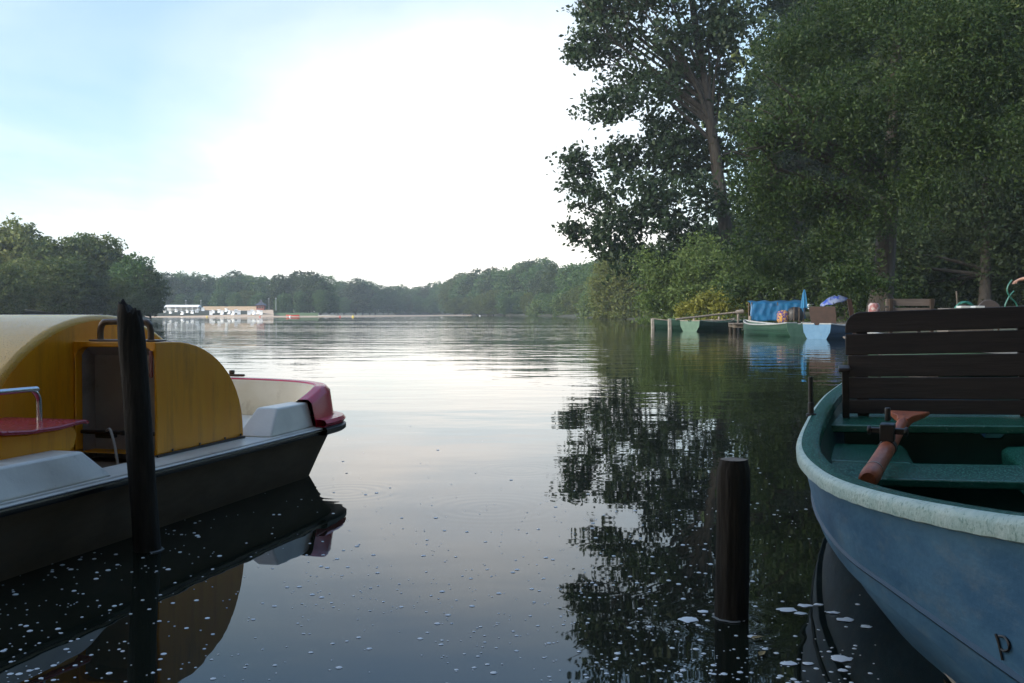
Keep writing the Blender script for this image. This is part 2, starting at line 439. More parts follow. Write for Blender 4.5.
red_idx = [i for i in range(NH) if full[i][1] >= 1.36]
prof_red = [(-.03, -.01), (-.03, .12), (-.055, .86), (-.085, 1.0), (-.15, .99), (-.165, .90), (-.175, .02), (-.165, -.01)]
mb = MB(); mb.loft(sweep(red_idx, prof_red[:5] + [(-.155, .95)]), closed=False, cap=False); mb.build('bow_cap', M['red'], pb, bevel=.008)
mb = MB()
lip = [[(x, y, z) for x, y in [outline(o)[i] for i in red_idx]] for o, z in ((-.04, .316), (.03, .312), (.045, .335), (.03, .355), (-.03, .36))]
mb.loft(lip); mb.build('bow_lip', M['red'], pb)
mb = MB()
lip = [[(x, y, z) for x, y in [outline(o)[i] for i in red_idx]] for o, z in ((-.03, .262), (.03, .262), (.047, .275), (.047, .300), (.031, .311), (-.03, .311))]
mb.loft(lip); mb.build('bow_fender', M['black'], pb)
mb = MB(); mb.loft(sweep(red_idx, [(-.153, .96), (-.165, .90), (-.185, .0)])); mb.build('bow_inner_wall', M['cream'], pb)
def block(pts_bottom, pts_top, z0, z1, name):
    mb = MB(); n = len(pts_bottom)
    vs = [(-t, s, z0) for t, s in pts_bottom] + [(-t, s, z1) for t, s in pts_top]
    mb.add(vs, [tuple(range(n)), tuple(range(n, 2 * n))] + [(i, (i + 1) % n, n + (i + 1) % n, n + i) for i in range(n)])
    return mb.build(name, M['white'], pb, bevel=.012, seg=3)
for sgn in (1, -1):
    T = lambda t: t if sgn == 1 else 2 * TC - t
    block([(T(-.15), .84), (T(-.135), 1.40), (T(.07), 1.40), (T(.07), .84)], [(T(-.105), 1.0), (T(-.095), 1.40), (T(.03), 1.40), (T(.03), 1.0)], .309, .462, 'bow_block')
    block([(T(-.155), -1.9), (T(-.15), -.52), (T(.30), -.52), (T(.30), -1.9)], [(T(-.09), -1.85), (T(-.085), -.635), (T(.27), -.635), (T(.27), -1.85)], .309, .43, 'side_block')
# paddle wheel drum
def arc_profile(c, a, b, z0, n=28, s0=-1., s1=1.):
    return [(c + a * math.cos(PI * (1 - k / n)), z0 + b * math.sin(PI * k / n)) for k in range(n + 1)]
mb = MB(); mb.prism(arc_profile(.25, .89, .70, .305, 40), -1.15, -.485, 0)
mb.build('wheel_drum', M['yellow_wet'], pb, smooth=60, bevel=.03, seg=4)
# the drum's side cheek, smooth yellow, 2 mm proud
for xx in ((-.482, -.479),):
    mb = MB(); mb.prism(arc_profile(.25, .855, .668, .309, 40), xx[0], xx[1], 0); mb.build('drum_cheek', M['yellow'], pb, smooth=60)
# pedal cowls
def cowl(t0, t1):
    prof = [(0, .32), (0, .872), (.13, .872)]
    for k in range(1, 15):
        a = k / 14 * PI / 2; prof.append((.13 + .67 * math.sin(a), .335 + .537 * math.cos(a) ** .92 if k < 14 else .335))
    prof.append((.80, .32))
    bm = bmesh.new(); n = len(prof)
    va = [bm.verts.new((-t0, s, z)) for s, z in prof]; vb = [bm.verts.new((-t1, s, z)) for s, z in prof]
    bm.faces.new(va); bm.faces.new(list(reversed(vb)))
    for i in range(n):
        j = (i + 1) % n
        if i == 0:     # aft face: ring round the opening
            lo, hi = .014, .014
            x0, x1 = (-t0, -t1); sg = 1 if x0 > x1 else -1
            rc = .06; inner = []
            for cx, cz, a0 in ((x0 - sg * (lo + rc),   .846 - rc, 0), (x1 + sg * (lo + rc),   .846 - rc, 90)):
                for k in range(5):
                    a = R(a0 + 90 * k / 4); inner.append((cx + sg * rc * math.cos(a), cz + rc * math.sin(a)))
            inner = [(x0 - sg * lo, .33)] + inner + [(x1 + sg * lo, .33)]
            iv = [bm.verts.new((x, 0, z)) for x, z in inner]
            iw = [bm.verts.new((x, .05, z)) for x, z in inner]
            bm.faces.new([va[0], va[1]] + [iv[k] for k in range(5, -1, -1)])
            bm.faces.new([va[1], vb[1]] + [iv[k] for k in range(6, 4, -1)])
            bm.faces.new([vb[1], vb[0]] + [iv[k] for k in range(len(iv) - 1, 5, -1)])
            for k in range(len(iv) - 1): bm.faces.new((iv[k], iv[k + 1], iw[k + 1], iw[k]))
            continue
        bm.faces.new((va[i], vb[i], vb[j], va[j]))
    bmesh.ops.recalc_face_normals(bm, faces=bm.faces)
    me = bpy.data.meshes.new('pedal_cowl'); bm.to_mesh(me); bm.free(); me.materials.append(M['yellow']); me.shade_smooth(); me.set_sharp_from_angle(angle=R(50))
    o = bpy.data.objects.new('pedal_cowl', me); C.objects.link(o); o.parent = pb
    b = o.modifiers.new('bevel', 'BEVEL'); b.width = .02; b.segments = 4; b.limit_method = 'ANGLE'; b.angle_limit = R(60)
    xa, xb = -t0, -t1; s_ = .018 if xa > xb else -.018
    # grey inside of the foot well: back wall, sides, top
    g = MB(); y0, y1 = .045, .14
    g.add([(xa - s_, y0, .845), (xb + s_, y0, .845), (xb + s_, y1, .80), (xa - s_, y1, .80), (xa - s_, y0, .13), (xb + s_, y0, .13), (xb + s_, y1, .13), (xa - s_, y1, .13)],
          [(0, 1, 2, 3), (3, 2, 6, 7), (0, 3, 7, 4), (1, 5, 6, 2)])
    g.build('footwell_liner', M['greyliner'], pb)
    k = MB(); k.tube([(xa - s_ * 1.2, .03, .42), (xb + s_ * 1.2, .03, .42)], .011, 8)
    k.box((-.05, -.02, -.012), (.05, .02, .012), at=((xa * .75 + xb * .25), -.03, .43)); k.box((-.05, -.02, -.012), (.05, .02, .012), at=((xa * .3 + xb * .7), .06, .40))
    k.build('pedal_crank', M['black'], pb, bevel=.003)
    return o
cowl(0, .478); cowl(1.63, 1.155)
mb = MB(); mb.tube(smoothpath([(-.30, .02, .43), (-.24, -.03, .44), (-.20, -.05, .36), (-.17, -.06, .24)], 5), .007, 6); mb.build('cable', mat('grey_cable', (.45, .43, .40), .5), pb)
mb = MB(); mb.box((-.40, .02, .8735), (.005 - .02, .11, .882)); mb.build('handle_plate', M['bronze'], pb, bevel=.003)
mb = MB(); mb.tube(smoothpath([(-.36, .06, .875), (-.36, .06, .93), (-.345, .06, .962), (-.31, .06, .97), (-.12, .06, .97), (-.085, .06, .962), (-.07, .06, .93), (-.07, .06, .875)], 5), .016, 10); mb.build('grab_handle', M['bronze'], pb)
mb = MB(); mb.box((-.034, -.010, .70), (-.014, -.002, .83)); mb.build('reflector', mat('dark_red_plastic', (.12, .01, .015), .3), pb, bevel=.003)
# base trim with screws along the cowl
mb = MB(); mb.box((.002, -.005, .311), (.012, .80, .322)); mb.build('cowl_trim', M['black'], pb)
for yy in (.12, .36, .60, .76):
    mb = MB(); mb.tube([(.004, yy, .332), (.009, yy, .332)], .006, 8); mb.build('screw', M['black'], pb)
# seats, armrest, deck patch, cleat
for sgn in (1, -1):
    T = lambda t: -(t if sgn == 1 else 2 * TC - t)
    ta, tb = .03, .455
    ys = [-1.0, -.95, -.8, -.62, -.52, -.47, -.445]
    zs = [.56, .545, .532, .532, .540, .543, .536]
    mb = MB(); mb.loft([[(T(ta), y, z), (T(tb), y, z), (T(tb), y, z - .016), (T(ta), y, z - .016)] for y, z in zip(ys, zs)], closed=True, cap=True)
    mb.build('seat_pad', M['redseat'], pb, bevel=.005)
    prof = [(-1.0, .35), (-1.0, .538), (-.95, .527), (-.8, .514), (-.62, .514), (-.53, .521), (-.505, .51), (-.495, .48), (-.51, .43), (-.56, .395), (-.70, .365)]
    mb = MB(); mb.prism(prof, T(ta + .025), T(tb - .02), 0); mb.build('seat_shell', M['yellow'], pb, smooth=50, bevel=.006)
    xt = T(.235)
    arm = smoothpath([(xt, -.515, .42), (xt, -.515, .60), (xt, -.522, .645), (xt, -.55, .672), (xt, -.60, .68), (xt, -1.45, .68), (xt, -1.50, .672), (xt, -1.53, .645), (xt, -1.535, .60), (xt, -1.535, .42)], 4)
    mb = MB(); mb.tube(arm, .0125, 12); mb.build('armrest_rail', M['chrome'], pb, smooth=60)
    for yy in (-.515, -1.535):
        mb = MB(); mb.tube([(xt, yy, .424), (xt, yy, .432)], .036, 16); mb.tube([(xt, yy, .432), (xt, yy, .49)], [.021, .019], 14)
        mb.build('rail_foot', M['black'], pb, smooth=40)
mb = MB(); mb.prism([(-.62, 1.15), (-.40, 1.25), (-.62, 1.45)], .313, .317, 2); mb.build('deck_patch', mat('yellow_deck_patch', (.62, .45, .03), .5), pb)
mb = MB(); cx = full[NH // 2][0] ; cz = .569
mb.box((cx - .03, 1.99, cz), (cx + .11, 2.02, cz + .018)); mb.box((cx - .0, 1.985, cz + .018), (cx + .03, 2.02, cz + .045)); mb.build('cleat', M['bronze'], pb, bevel=.006)

# ------------------------------------------------------------------ posts
def post(name, label, base, top, r, squarish=.0, top_cut=.0, n=40, seed=0, ragged=0.):
    t = thing(name, label, 'post', (base[0], base[1], 0), 0, 'mooring posts in the water')
    mb = MB(); rings = []; N_ = 26
    b = Vector((0, 0, -.5)); e = Vector((top[0] - base[0], top[1] - base[1], top[2])); bb = Vector((0, 0, 0))
    for i in range(N_ + 1):
        z = -.5 + (e.z + .5) * i / N_; c = bb + e * (z / e.z); ring = []
        for k in range(n):
            a = 2 * PI * k / n
            rr = r * (1 + squarish * (math.cos(2 * a) ** 4 - .4))
            nv = mnoise.noise(Vector((math.cos(a) * 1.3, math.sin(a) * 1.3, z * 3 + seed * 7)))
            rr *= 1 - .05 * max(0, mnoise.noise(Vector((math.cos(a) * 4.5, math.sin(a) * 4.5, z * .7 + seed * 3))) - .12)
            rr *= 1 + .07 * nv + .03 * mnoise.noise(Vector((math.cos(a) * 6, math.sin(a) * 6, z * 2 + seed)))
            zz = z
            if i == N_: rr *= .80; zz = z + .004
            if i == N_ - 1: rr *= .955; zz = z + .012
            if i >= N_ - 1:
                zz += top_cut * -math.cos(a) * .5 + ragged * mnoise.noise(Vector((math.cos(a) * 3, math.sin(a) * 3, seed + 2.))) 
            ring.append(Vector((c.x + rr * math.cos(a), c.y + rr * math.sin(a), zz)))
        rings.append(ring)
    mb.loft(rings, closed=True, cap=False)
    # end grain: a slightly dished fan
    o = len(mb.v); last = o - n; cc = sum((Vector(v) for v in mb.v[last:]), Vector()) / n
    mb2 = MB(); mb2.v = [tuple(mb.v[last + k]) for k in range(n)] + [(cc.x, cc.y, cc.z - ragged * .4 + .004)]
    mb2.f = [(k, (k + 1) % n, n) for k in range(n)]
    mb.build('shaft', M['postwood'], t, smooth=60); mb2.build('end_grain', M['postend'] if not ragged else M['postwood'], t)
    # waterline foam collar
    fm = MB(); ri = []; 
    for rad, z in ((r * .98, .003), (r * 1.10, .006), (r * 1.2, .002)):
        ri.append([Vector((rad * math.cos(2 * PI * k / 24) * (1 + .06 * math.sin(k * 2.7)), rad * math.sin(2 * PI * k / 24) * (1 + .06 * math.sin(k * 1.9)), z)) for k in range(24)])
    a0_ = int(seed * 5) % 24; ri = [[q_[(a0_ + k) % 24] for k in range(15)] for q_ in ri]; fm.loft(ri); fm.build('foam_collar', mat('grey_foam', (.12, .125, .12), .6), t)
    return t
p = W(735, 622); post('mooring_post', 'short dark wooden post with worn flat top standing in open water', (p.x, p.y + .05), (p.x + .003, p.y + .05, .525), .0535, .07, 0, seed=1)
p = W(148, 553); post('mooring_post', 'tall dark leaning post with ragged broken top beside the pedal boat', (p.x - .02, p.y + .05), (p.x - .085, p.y + .05, 1.03), .056, 0, .05, seed=4, ragged=.04)

# ------------------------------------------------------------------ row boats
def rowboat(root, tab, mats, ragged=True, deck=None):
    """tab rows: s, gunwale half beam, gunwale height, waterline half beam; bow first. local x right, y towards the stern"""
    pts = smoothpath([Vector((a[0], a[1], a[2])) for a in tab], 5); wl = [p.y for p in smoothpath([Vector((a[0], a[3], 0)) for a in tab], 5)]
    def section(p, w):
        s, g, zg = p.x, max(.012, p.y), p.z; w = max(.006, w)
        q = w + (g - w) * .60
        return [(0, -.13), (w * .6, -.105), (w, 0), (w + (q - w) * .55, .10), (q - .004, .190), (q - .003, .198), (q + .020, .203), (q + .025, .210), (q + .018 + (g - q) * .45, .205 + (zg - .205) * .5), (g - .012, zg - .05), (g, zg - .01)]
    mb = MB(); rings = []
    for p, w in zip(pts, wl):
        sec = section(p, w); ring = [(-x, p.x, z) for x, z in reversed(sec)] + [(x, p.x, z) for x, z in sec[1:]]
        rings.append(ring)
    mb.loft(rings)
    h = mb.build('hull', mats['hull'], root, smooth=38)
    mt = MB(); last = rings[-1]; n = len(last)
    tr = [(x, y + .001, z) for x, y, z in last]
    notch = [(.10, pts[-1].x + .001, pts[-1].z - .01), (.07, pts[-1].x + .001, pts[-1].z - .06), (-.07, pts[-1].x + .001, pts[-1].z - .06), (-.10, pts[-1].x + .001, pts[-1].z - .01)]
    loop = tr + notch
    mt.add(loop + [(x, y + .03, z) for x, y, z in loop], [tuple(range(len(loop))), tuple(range(len(loop), 2 * len(loop)))] + [(i, (i + 1) % len(loop), len(loop) + (i + 1) % len(loop), len(loop) + i) for i in range(len(loop))])
    mt.build('transom', mats['transom'], root, smooth=0)
    # inner skin and sole
    mi = MB(); rings = []
    for p, w in zip(pts, wl):
        g, zg = max(.012, p.y), p.z
        zf = .07 if w > .1 else .07 + (.1 - w) * 3
        q = w + (g - w) * .45
        sec = [(0, zf), (max(.004, w * .80), zf), (max(.005, q - .05), zf + (zg - zf) * .5), (max(.006, g - .065), zg - .02)]
        rings.append([(-x, min(p.x, pts[-1].x - .02), z) for x, z in reversed(sec)] + [(x, min(p.x, pts[-1].x - .02), z) for x, z in sec[1:]])
    mi.loft(rings); mi.build('inner_hull', mats['inner'], root, smooth=38)
    # rim
    for nm, prof, mm in (('gunwale', [(-.075, -.03), (-.072, .008), (-.06, .018), (-.004, .0175), (-.004, -.03)], mats['rim']),
                         ('gunwale_edge', [(-.0035, .0180), (.010, .012), (.018, -.003), (.017, -.030), (.006, -.034), (.004, -.02)], mats['edge'])):
        mg = MB(); rr = {1: [], -1: []}
        dense = smoothpath([Vector((a[0], a[1], a[2])) for a in tab], 24 if ragged else 5)
        for sg in (1, -1):
            for j, p in enumerate(dense):
                ring = []
                for k, (o, z) in enumerate(prof):
                    zz = z
                    if ragged and nm == 'gunwale_edge' and k in (3, 4):
                        nv = mnoise.noise(Vector((p.x * 19, sg * 3., 1.7))); zz += .003 * nv + .012 * max(0, mnoise.noise(Vector((p.x * 2.3, 5., sg))) - .2)
                    ring.append((sg * max(.003, p.y + o), p.x, p.z + zz))
                rr[sg].append(ring)
        mg.loft(rr[1], closed=True, cap=True); mg.loft(rr[-1], closed=True, cap=True)
        mg.build(nm, mm, root, smooth=45)
    e = pts[-1]; mg = MB(); mg.box((-e.y, e.x - .04, e.z - .03), (-.10, e.x + .035, e.z + .016)); mg.box((.10, e.x - .04, e.z - .03), (e.y, e.x + .035, e.z + .016))
    mg.build('transom_cap', mats['rim'], root, bevel=.006)
    return h

tab = [(-2.50, .015, .70, .005), (-2.25, .105, .66, .03), (-1.93, .225, .605, .07), (-1.29, .435, .535, .20), (-.745, .585, .505, .35), (0, .675, .495, .455), (.9, .655, .525, .535), (1.7, .60, .55, .50), (2.2, .54, .565, .44), (2.7, .47, .58, .36)]
rb = thing('rowing_boat', 'blue and green rowing boat with slatted backrest and orange oar, closest on the right', 'boat', (1.80, 3.72, 0), R(-18))
rb.rotation_euler = (0, R(-1.6), R(-18))
M['lap_shade_strip'] = mat('dark_blue_lap_shade', (.016, .055, .10), .6)  # dark strip that draws the shadow line under the plank lap
_sp = smoothpath([Vector((a[0], a[1], a[3])) for a in tab], 8); _sz = smoothpath([Vector((a[0], a[2], 0)) for a in tab], 8)
for sg in (1, -1):
    mb = MB(); rr_ = []
    for p, z_ in zip(_sp, _sz):
        zg = z_.y; qq = p.z + (p.y - p.z) * .60; zs = .205 + (zg - .205) * .22
        x_ = qq + .022 + (p.y - qq) * .20
        rr_.append([(sg * (x_ - .016), p.x, zs - .012), (sg * (x_ + .002), p.x, zs - .009), (sg * (x_ + .009), p.x, zs), (sg * (x_ - .004), p.x, zs + .012)])
    mb.loft(rr_, closed=True, cap=True); mb.build('lap_shade_strip', M['lap_shade_strip'], rb)
rhull = rowboat(rb, tab, dict(hull=M['bluehull'], transom=M['bluehull'], inner=M['greeninner'], rim=M['green'], edge=M['rimwhite']))
def half_at(s, z):      # inner half beam at station s and height z
    for a, b in zip(tab, tab[1:]):
        if a[0] <= s <= b[0]:
            k = (s - a[0]) / (b[0] - a[0]); g = a[1] + (b[1] - a[1]) * k; zg = a[2] + (b[2] - a[2]) * k; w = a[3] + (b[3] - a[3]) * k
            return w + (g - w) * max(0, min(1, z / zg)) - .035
    return .4
def thwart(s0, s1, z, th, name='thwart', m=None):
    mb = MB(); rows = []
    for s in (s0, (s0 + s1) / 2, s1):
        h = half_at(s, z); rows.append([(-h, s, z), (h, s, z), (h, s, z - th), (-h, s, z - th)])
    mb.loft(rows, closed=True, cap=True); return mb.build(name, m or M['green'], rb, bevel=.008)
thwart(.12, .56, .365, .035)
thwart(1.18, 1.95, .465, .04, 'stern_seat')
thwart(-1.55, -1.2, .40, .035, 'bow_seat')
# locker fronts below the seats, with a drain notch in the upper edge
def locker(s, z1, z0, name='locker_front'):
    h = half_at(s, z0); mb = MB()
    prof = [(-h, z0), (h, z0), (h, z1), (.24, z1), (.22, z1 - .025), (.15, z1 - .025), (.13, z1), (-h, z1)]
    mb.prism(prof, s, s + .03, 1)
    mb.build(name, M['greeninner'], rb, bevel=.006)
locker(1.225, .423, .08); locker(.16, .328, .08); locker(-.28, .315, .08)
mb = MB(); mb.box((-half_at(-.2, .3), -.28, .300), (half_at(-.2, .3), -.12, .314)); 
# side tanks
for sg in (-1, 1):
    mb = MB(); rows = []
    for s in (.565, .8, 1.0, 1.175):
        h = half_at(s, .36); inn = .21
        rows.append([(sg * h, s, .372), (sg * (inn + .03), s, .366), (sg * inn, s, .345), (sg * (inn + .01), s, .08), (sg * h * .9, s, .08)])
    mb.loft(rows, closed=True, cap=True); mb.build('side_tank', M['green'], rb, bevel=.012, seg=3)
# slatted backrest
tl = math.tan(R(7)); ys0 = 1.60
zb = [(.922, 1.035), (.801, .915), (.679, .795), (.558, .673), (.478, .553)]
for i, (z0, z1) in enumerate(zb):
    hw = .485 if i < 2 else .475
    th = .024
    if i == 0:
        rc = .085; poly = [(-hw, z0), (hw, z0)] + [(hw - rc + rc * math.cos(R(a)), z1 - rc + rc * math.sin(R(a))) for a in range(0, 91, 15)] + [(-hw + rc + rc * math.cos(R(a)), z1 - rc + rc * math.sin(R(a))) for a in range(90, 181, 15)]
    else: poly = [(-hw, z0), (hw, z0), (hw, z1), (-hw, z1)]
    mb = MB(); n = len(poly); vs = []
    for dy in (0, th):
        for x, z in poly: vs.append((x, ys0 + (z - .48) * tl + dy + .004 * mnoise.noise(Vector((x, i * 3., 0))), z + .004 * math.sin(x * 4 + i)))
    mb.add(vs, [tuple(range(n)), tuple(range(n, 2 * n))] + [(k, (k + 1) % n, n + (k + 1) % n, n + k) for k in range(n)])
    mb.build('backrest_slat', M['slat'], rb, bevel=.004)
for sg in (-1, 1):
    mb = MB(); a = Vector((sg * .40, ys0 + .026, .42)); b = Vector((sg * .40, ys0 + .026 + (.98 - .48) * tl, .98))
    mb.loft([[p + Vector((dx, dy, 0)) for dx, dy in ((-.03, 0), (.03, 0), (.03, .035), (-.03, .035))] for p in (a, b)], closed=True, cap=True)
    mb.build('backrest_post', M['slat'], rb, bevel=.004)
    mb = MB(); mb.box((sg * .495 - .03, 1.36, .720), (sg * .495 + .03, 1.66, .742)); mb.build('armrest', M['slat'], rb, bevel=.006)
    mb = MB(); mb.loft([[(sg * .49 - .018, y0, z), (sg * .49 + .018, y0, z), (sg * .49 + .018, y0 + .09, z), (sg * .49 - .018, y0 + .09, z)] for z, y0 in ((.47, 1.48), (.60, 1.46), (.719, 1.41))], closed=True, cap=True)
    mb.build('armrest_support', M['slat'], rb, bevel=.004)
# thole pin on the port rim
for sg in (-1, 1):
    mb = MB(); mb.tube([(sg * .655, .9, .535), (sg * .655, .9, .549)], .024, 14); mb.tube([(sg * .655, .9, .545), (sg * .655, .9, .60), (sg * .655, .9, .602), (sg * .655, .9, .725)], [.014, .014, .0105, .0105], 12)
    mb.build('oarlock_pin', M['black'], rb, bevel=.002)
rbm = Matrix.Translation(rb.location) @ rb.rotation_euler.to_matrix().to_4x4()
# painted letter on the bow
dg = bpy.context.evaluated_depsgraph_get()
bv = BVHTree.FromPolygons([rbm @ v.co for v in rhull.data.vertices], [p.vertices[:] for p in rhull.data.polygons])
def on_hull(px, py):
    d = ray(px, py).normalized(); hit, n, i, dist = bv.ray_cast(Vector((0, 0, CAM_Z)), d); 
    return None if hit is None else hit + (n if n.dot(d) < 0 else -n) * .003
strokes = [[(997, 634), (1000, 643), (1004, 660)], [(1000.5, 636), (1006, 637), (1010, 643), (1010.5, 649), (1006, 651), (1003, 649)]]
mb = MB()
for st in strokes:
    pp = [on_hull(*q) for q in st]
    if all(p is not None for p in pp):
        pp = smoothpath(pp, 3); mb.tube([rbm.inverted() @ p for p in pp], .0030, 5)
if mb.v: mb.build('painted_letter', M['paintletter'], rb)

# oar lying in the boat (a thing of its own)
oa = thing('oar', 'weathered orange oar with black oarlock lying across the blue boat seats', 'oar')
a = W(868, 480, .425); b = W(909, 412.5, .525)
oa.location = a; ax = (b - a); Lo = ax.length; q = ax.to_track_quat('Y', 'Z'); oa.rotation_mode = 'XYZ'; oa.rotation_euler = q.to_euler()
mb = MB(); mb.tube([(0, 0, 0), (0, .01, 0), (0, .10, 0), (0, .105, 0), (0, .12, 0), (0, .5, 0), (0, .8, 0), (0, Lo - .25, 0)], [.026, .034, .036, .034, .034, .033, .030, .024], 16); mb.build('shaft', M['oar'], oa, smooth=50)
mb = MB(); mb.loft([[(-w, y, t), (w, y, t), (w, y, -t), (-w, y, -t)] for y, w, t in ((Lo - .32, .024, .022), (Lo - .2, .035, .018), (Lo - .08, .075, .012), (Lo, .095, .008))], closed=True, cap=True); mb.build('blade', M['oar'], oa, bevel=.004)
mb = MB(); mb.tube([(0, .15, 0), (0, .165, 0)], .0355, 16); mb.build('ring', mat('worn_collar', (.25, .16, .12), .5), oa)
mb = MB(); mb.box((-.028, .585, .03), (.028, .645, .100)); mb.box((-.075, .603, .058), (.075, .627, .082)); mb.tube([(0, .615, .11), (0, .615, .165)], .012, 10); mb.tube([(-.078, .615, .07), (-.064, .615, .07)], .019, 10); mb.tube([(.064, .615, .07), (.078, .615, .07)], .019, 10)
mb.tube([(0, .585, 0), (0, .645, 0)], .036, 16)
mb.build('oarlock', M['black'], oa, bevel=.006)

# rope hanging from the hull into the water
pts = [on_hull(930, 640) or W(926, 646, .03), W(924, 645, .02), W(938, 663, .015), W(957, 686, .012), W(990, 730, .01)]
mb = MB(); mb.tube(smoothpath(pts[1:], 5), .0055, 7); tag(mb.build('mooring_rope', M['rope']), 'thin pale rope lying on the water under the blue rowing boat', 'rope')

# ------------------------------------------------------------------ foam, flecks, leaves on the water
foam_m = mat('pale_foam', (.72, .73, .73), .5)
def fleck_mesh(r, seed, n=18, asp=.6, h=.0018):
    mb = MB(); rings = []
    for k_, z in ((1.0, .001), (.9, h), (.45, h * 1.5)):
        rings.append([Vector((r * k_ * math.cos(2 * PI * k / n) * (1 + .5 * mnoise.noise(Vector((math.cos(2 * PI * k / n) * 1.5, math.sin(2 * PI * k / n) * 1.5, seed)))),
                              r * asp * k_ * math.sin(2 * PI * k / n) * (1 + .6 * mnoise.noise(Vector((math.cos(2 * PI * k / n) * 1.5 + 9, math.sin(2 * PI * k / n) * 1.5, seed)))), z)) for k in range(n)])
    mb.loft(rings, closed=True, cap=True); return mb
flecks = [(690, 620, 11, 'large white foam fleck floating just left of the short post'), (703, 612, 6, 'small white foam fleck close above the large one left of the short post'),
          (787, 610, 11, 'long white foam fleck between the short post and the blue boat'), (805, 606, 7, 'white foam fleck at the right end of the row near the blue boat'),
          (801, 614, 6, 'small white foam fleck just under the long one right of the short post'), (818, 605, 5, 'tiny white foam fleck beside the reflection of the blue boat'),
          (788, 664, 9, 'round white foam fleck low in the water right of the short post'), (840, 659, 11, 'long foam fleck on the dark reflection of the blue boat'),
          (833, 613, 6, 'foam fleck on the upper part of the blue boat reflection'), (846, 620, 9, 'thin streak of foam on the blue boat reflection'),
          (866, 627, 6, 'foam fleck under the hull of the blue boat'), (843, 671, 5, 'small foam fleck lowest on the blue boat reflection'),
          (753, 637, 6, 'pale foam fleck just right of the foot of the short post'), (808, 664, 6, 'foam fleck beside the round one at the lower right')]
for i, (x, y, r, lb) in enumerate(flecks):
    p = W(x, y); o = fleck_mesh(r * p.y / F, i * 3.1, asp=.75).build('foam_fleck', foam_m); o.location = (p.x, p.y, .001)
    tag(o, lb, 'foam', 'white foam flecks on the water near the short post')
for (x, y, rz, lb) in ((757, 639, .3, 'yellow brown fallen leaf floating right of the short post'), (762, 655, 1.0, 'small ochre leaf floating lower right of the short post')):
    p = W(x, y); mb = MB(); r = 8 * p.y / F
    mb.add([(-r, 0, .003), (-r * .3, r * .42, .006), (r * .5, r * .35, .005), (r * 1.1, 0, .003), (r * .5, -r * .3, .007), (-r * .3, -r * .38, .004), (0, 0, .002)], [(0, 6, 1), (1, 6, 2), (2, 6, 3), (3, 6, 4), (4, 6, 5), (5, 6, 0)])
    o = mb.build('fallen_leaf', mat('dry_leaf', (.30, .20, .07), .6), smooth=0); o.location = (p.x, p.y, .002); o.rotation_euler = (0, 0, rz); tag(o, lb, 'leaf')
mb = MB(); cnt = 0
while cnt < 1350:
    px = random.uniform(-40, 880); py = 410 + 280 * random.random() ** .5
    p = W(px, py)
    dn = mnoise.noise(Vector((p.x * .9, p.y * .5, 3.3))) + .35 * mnoise.noise(Vector((p.x * 3, p.y * 2, 8.)))
    if p.x < -.4 and p.y < 4.2: dn += .25
    if dn < random.uniform(-.45, .45): continue
    r = (.0026 + .0075 * random.random() ** 3.5) * (1 + .25 * (p.y - 2) / 4)
    n = 7; mb.add([(p.x + r * k_ * math.cos(2 * PI * k / n), p.y + r * k_ * math.sin(2 * PI * k / n), z) for k_, z in ((1, .001), (.6, .001 + r * .18)) for k in range(n)],
                  [(k, (k + 1) % n, n + (k + 1) % n, n + k) for k in range(n)] + [tuple(range(n, 2 * n))]); cnt += 1
tag(mb.build('foam_specks', foam_m), 'scattered tiny white foam specks and bubbles on the dark water', 'foam', kind='stuff')

# ------------------------------------------------------------------ boats moored by the far right bank
gen = [(-2.3, .02, .62, .01), (-1.9, .22, .56, .10), (-1.2, .48, .50, .30), (-.3, .68, .46, .48), (.8, .70, .46, .55), (1.7, .62, .49, .48), (2.3, .54, .54, .36)]
def moored(label, pos, heading, mats, backrest=False, gs=1.12, stem=False):
    """pos: middle of the transom; heading: direction of the bow"""
    t = thing('rowing_boat', label, 'boat', (0, 0, 0), 0, 'rowing boats moored along the right bank')
    d = Vector((math.sin(heading), math.cos(heading), 0))
    t.location = Vector((pos[0], pos[1], 0)) + d * 2.3; t.rotation_euler = (0, 0, PI - heading); t.scale = (1.18, 1, gs)
    rowboat(t, gen, mats, ragged=False)
    for s, h, z in ((-.9, .50, .32), (.35, .60, .32), (1.75, .52, .36)):
        mb = MB(); mb.box((-h, s - .13, z), (h, s + .13, z + .03)); mb.build('thwart', mats['inner'], t, bevel=.005)
    if stem:
        mb = MB(); mb.loft([[(-.05, y, z), (.05, y, z), (.09, y + .14, z), (-.09, y + .14, z)] for y, z in ((-2.335, -.05), (-2.35, .3), (-2.36, .60))], closed=True, cap=True); mb.build('stem_strip', bleached_white, t)
    if backrest:
        mb = MB(); bt = .12
        mb.loft([[(-.50 * k, y, z), (.50 * k, y, z), (.50 * k, y + .03, z), (-.50 * k, y + .03, z)] for k, y, z in ((.92, 1.80, .42), (1, 1.88, .80), (1, 1.95, 1.08), (.94, 1.962, 1.13))], closed=True, cap=True)
        mb.build('backrest', M['brownback'], t, bevel=.01)
    return t
M['brownback'] = mat('brown_back_board', (.024, .013, .010), .55, col2=(.038, .02, .015), nscale=6)
palegreen = mat('pale_green_paint', (.045, .105, .072), .55, col2=(.065, .135, .095), nscale=4, dirt=(.08, .12, .09), dirt_scale=6)
skyblue = mat('light_blue_paint', (.05, .14, .245), .55, col2=(.07, .17, .28), nscale=5, dirt=(.12, .16, .18), dirt_scale=9, dirt_lo=.6, dirt_hi=.75)
darkgreen = mat('dark_green_hull', (.010, .042, .028), .5, col2=(.016, .055, .037), nscale=4)
darkblue = mat('dark_blue_hull', (.025, .06, .11), .5)
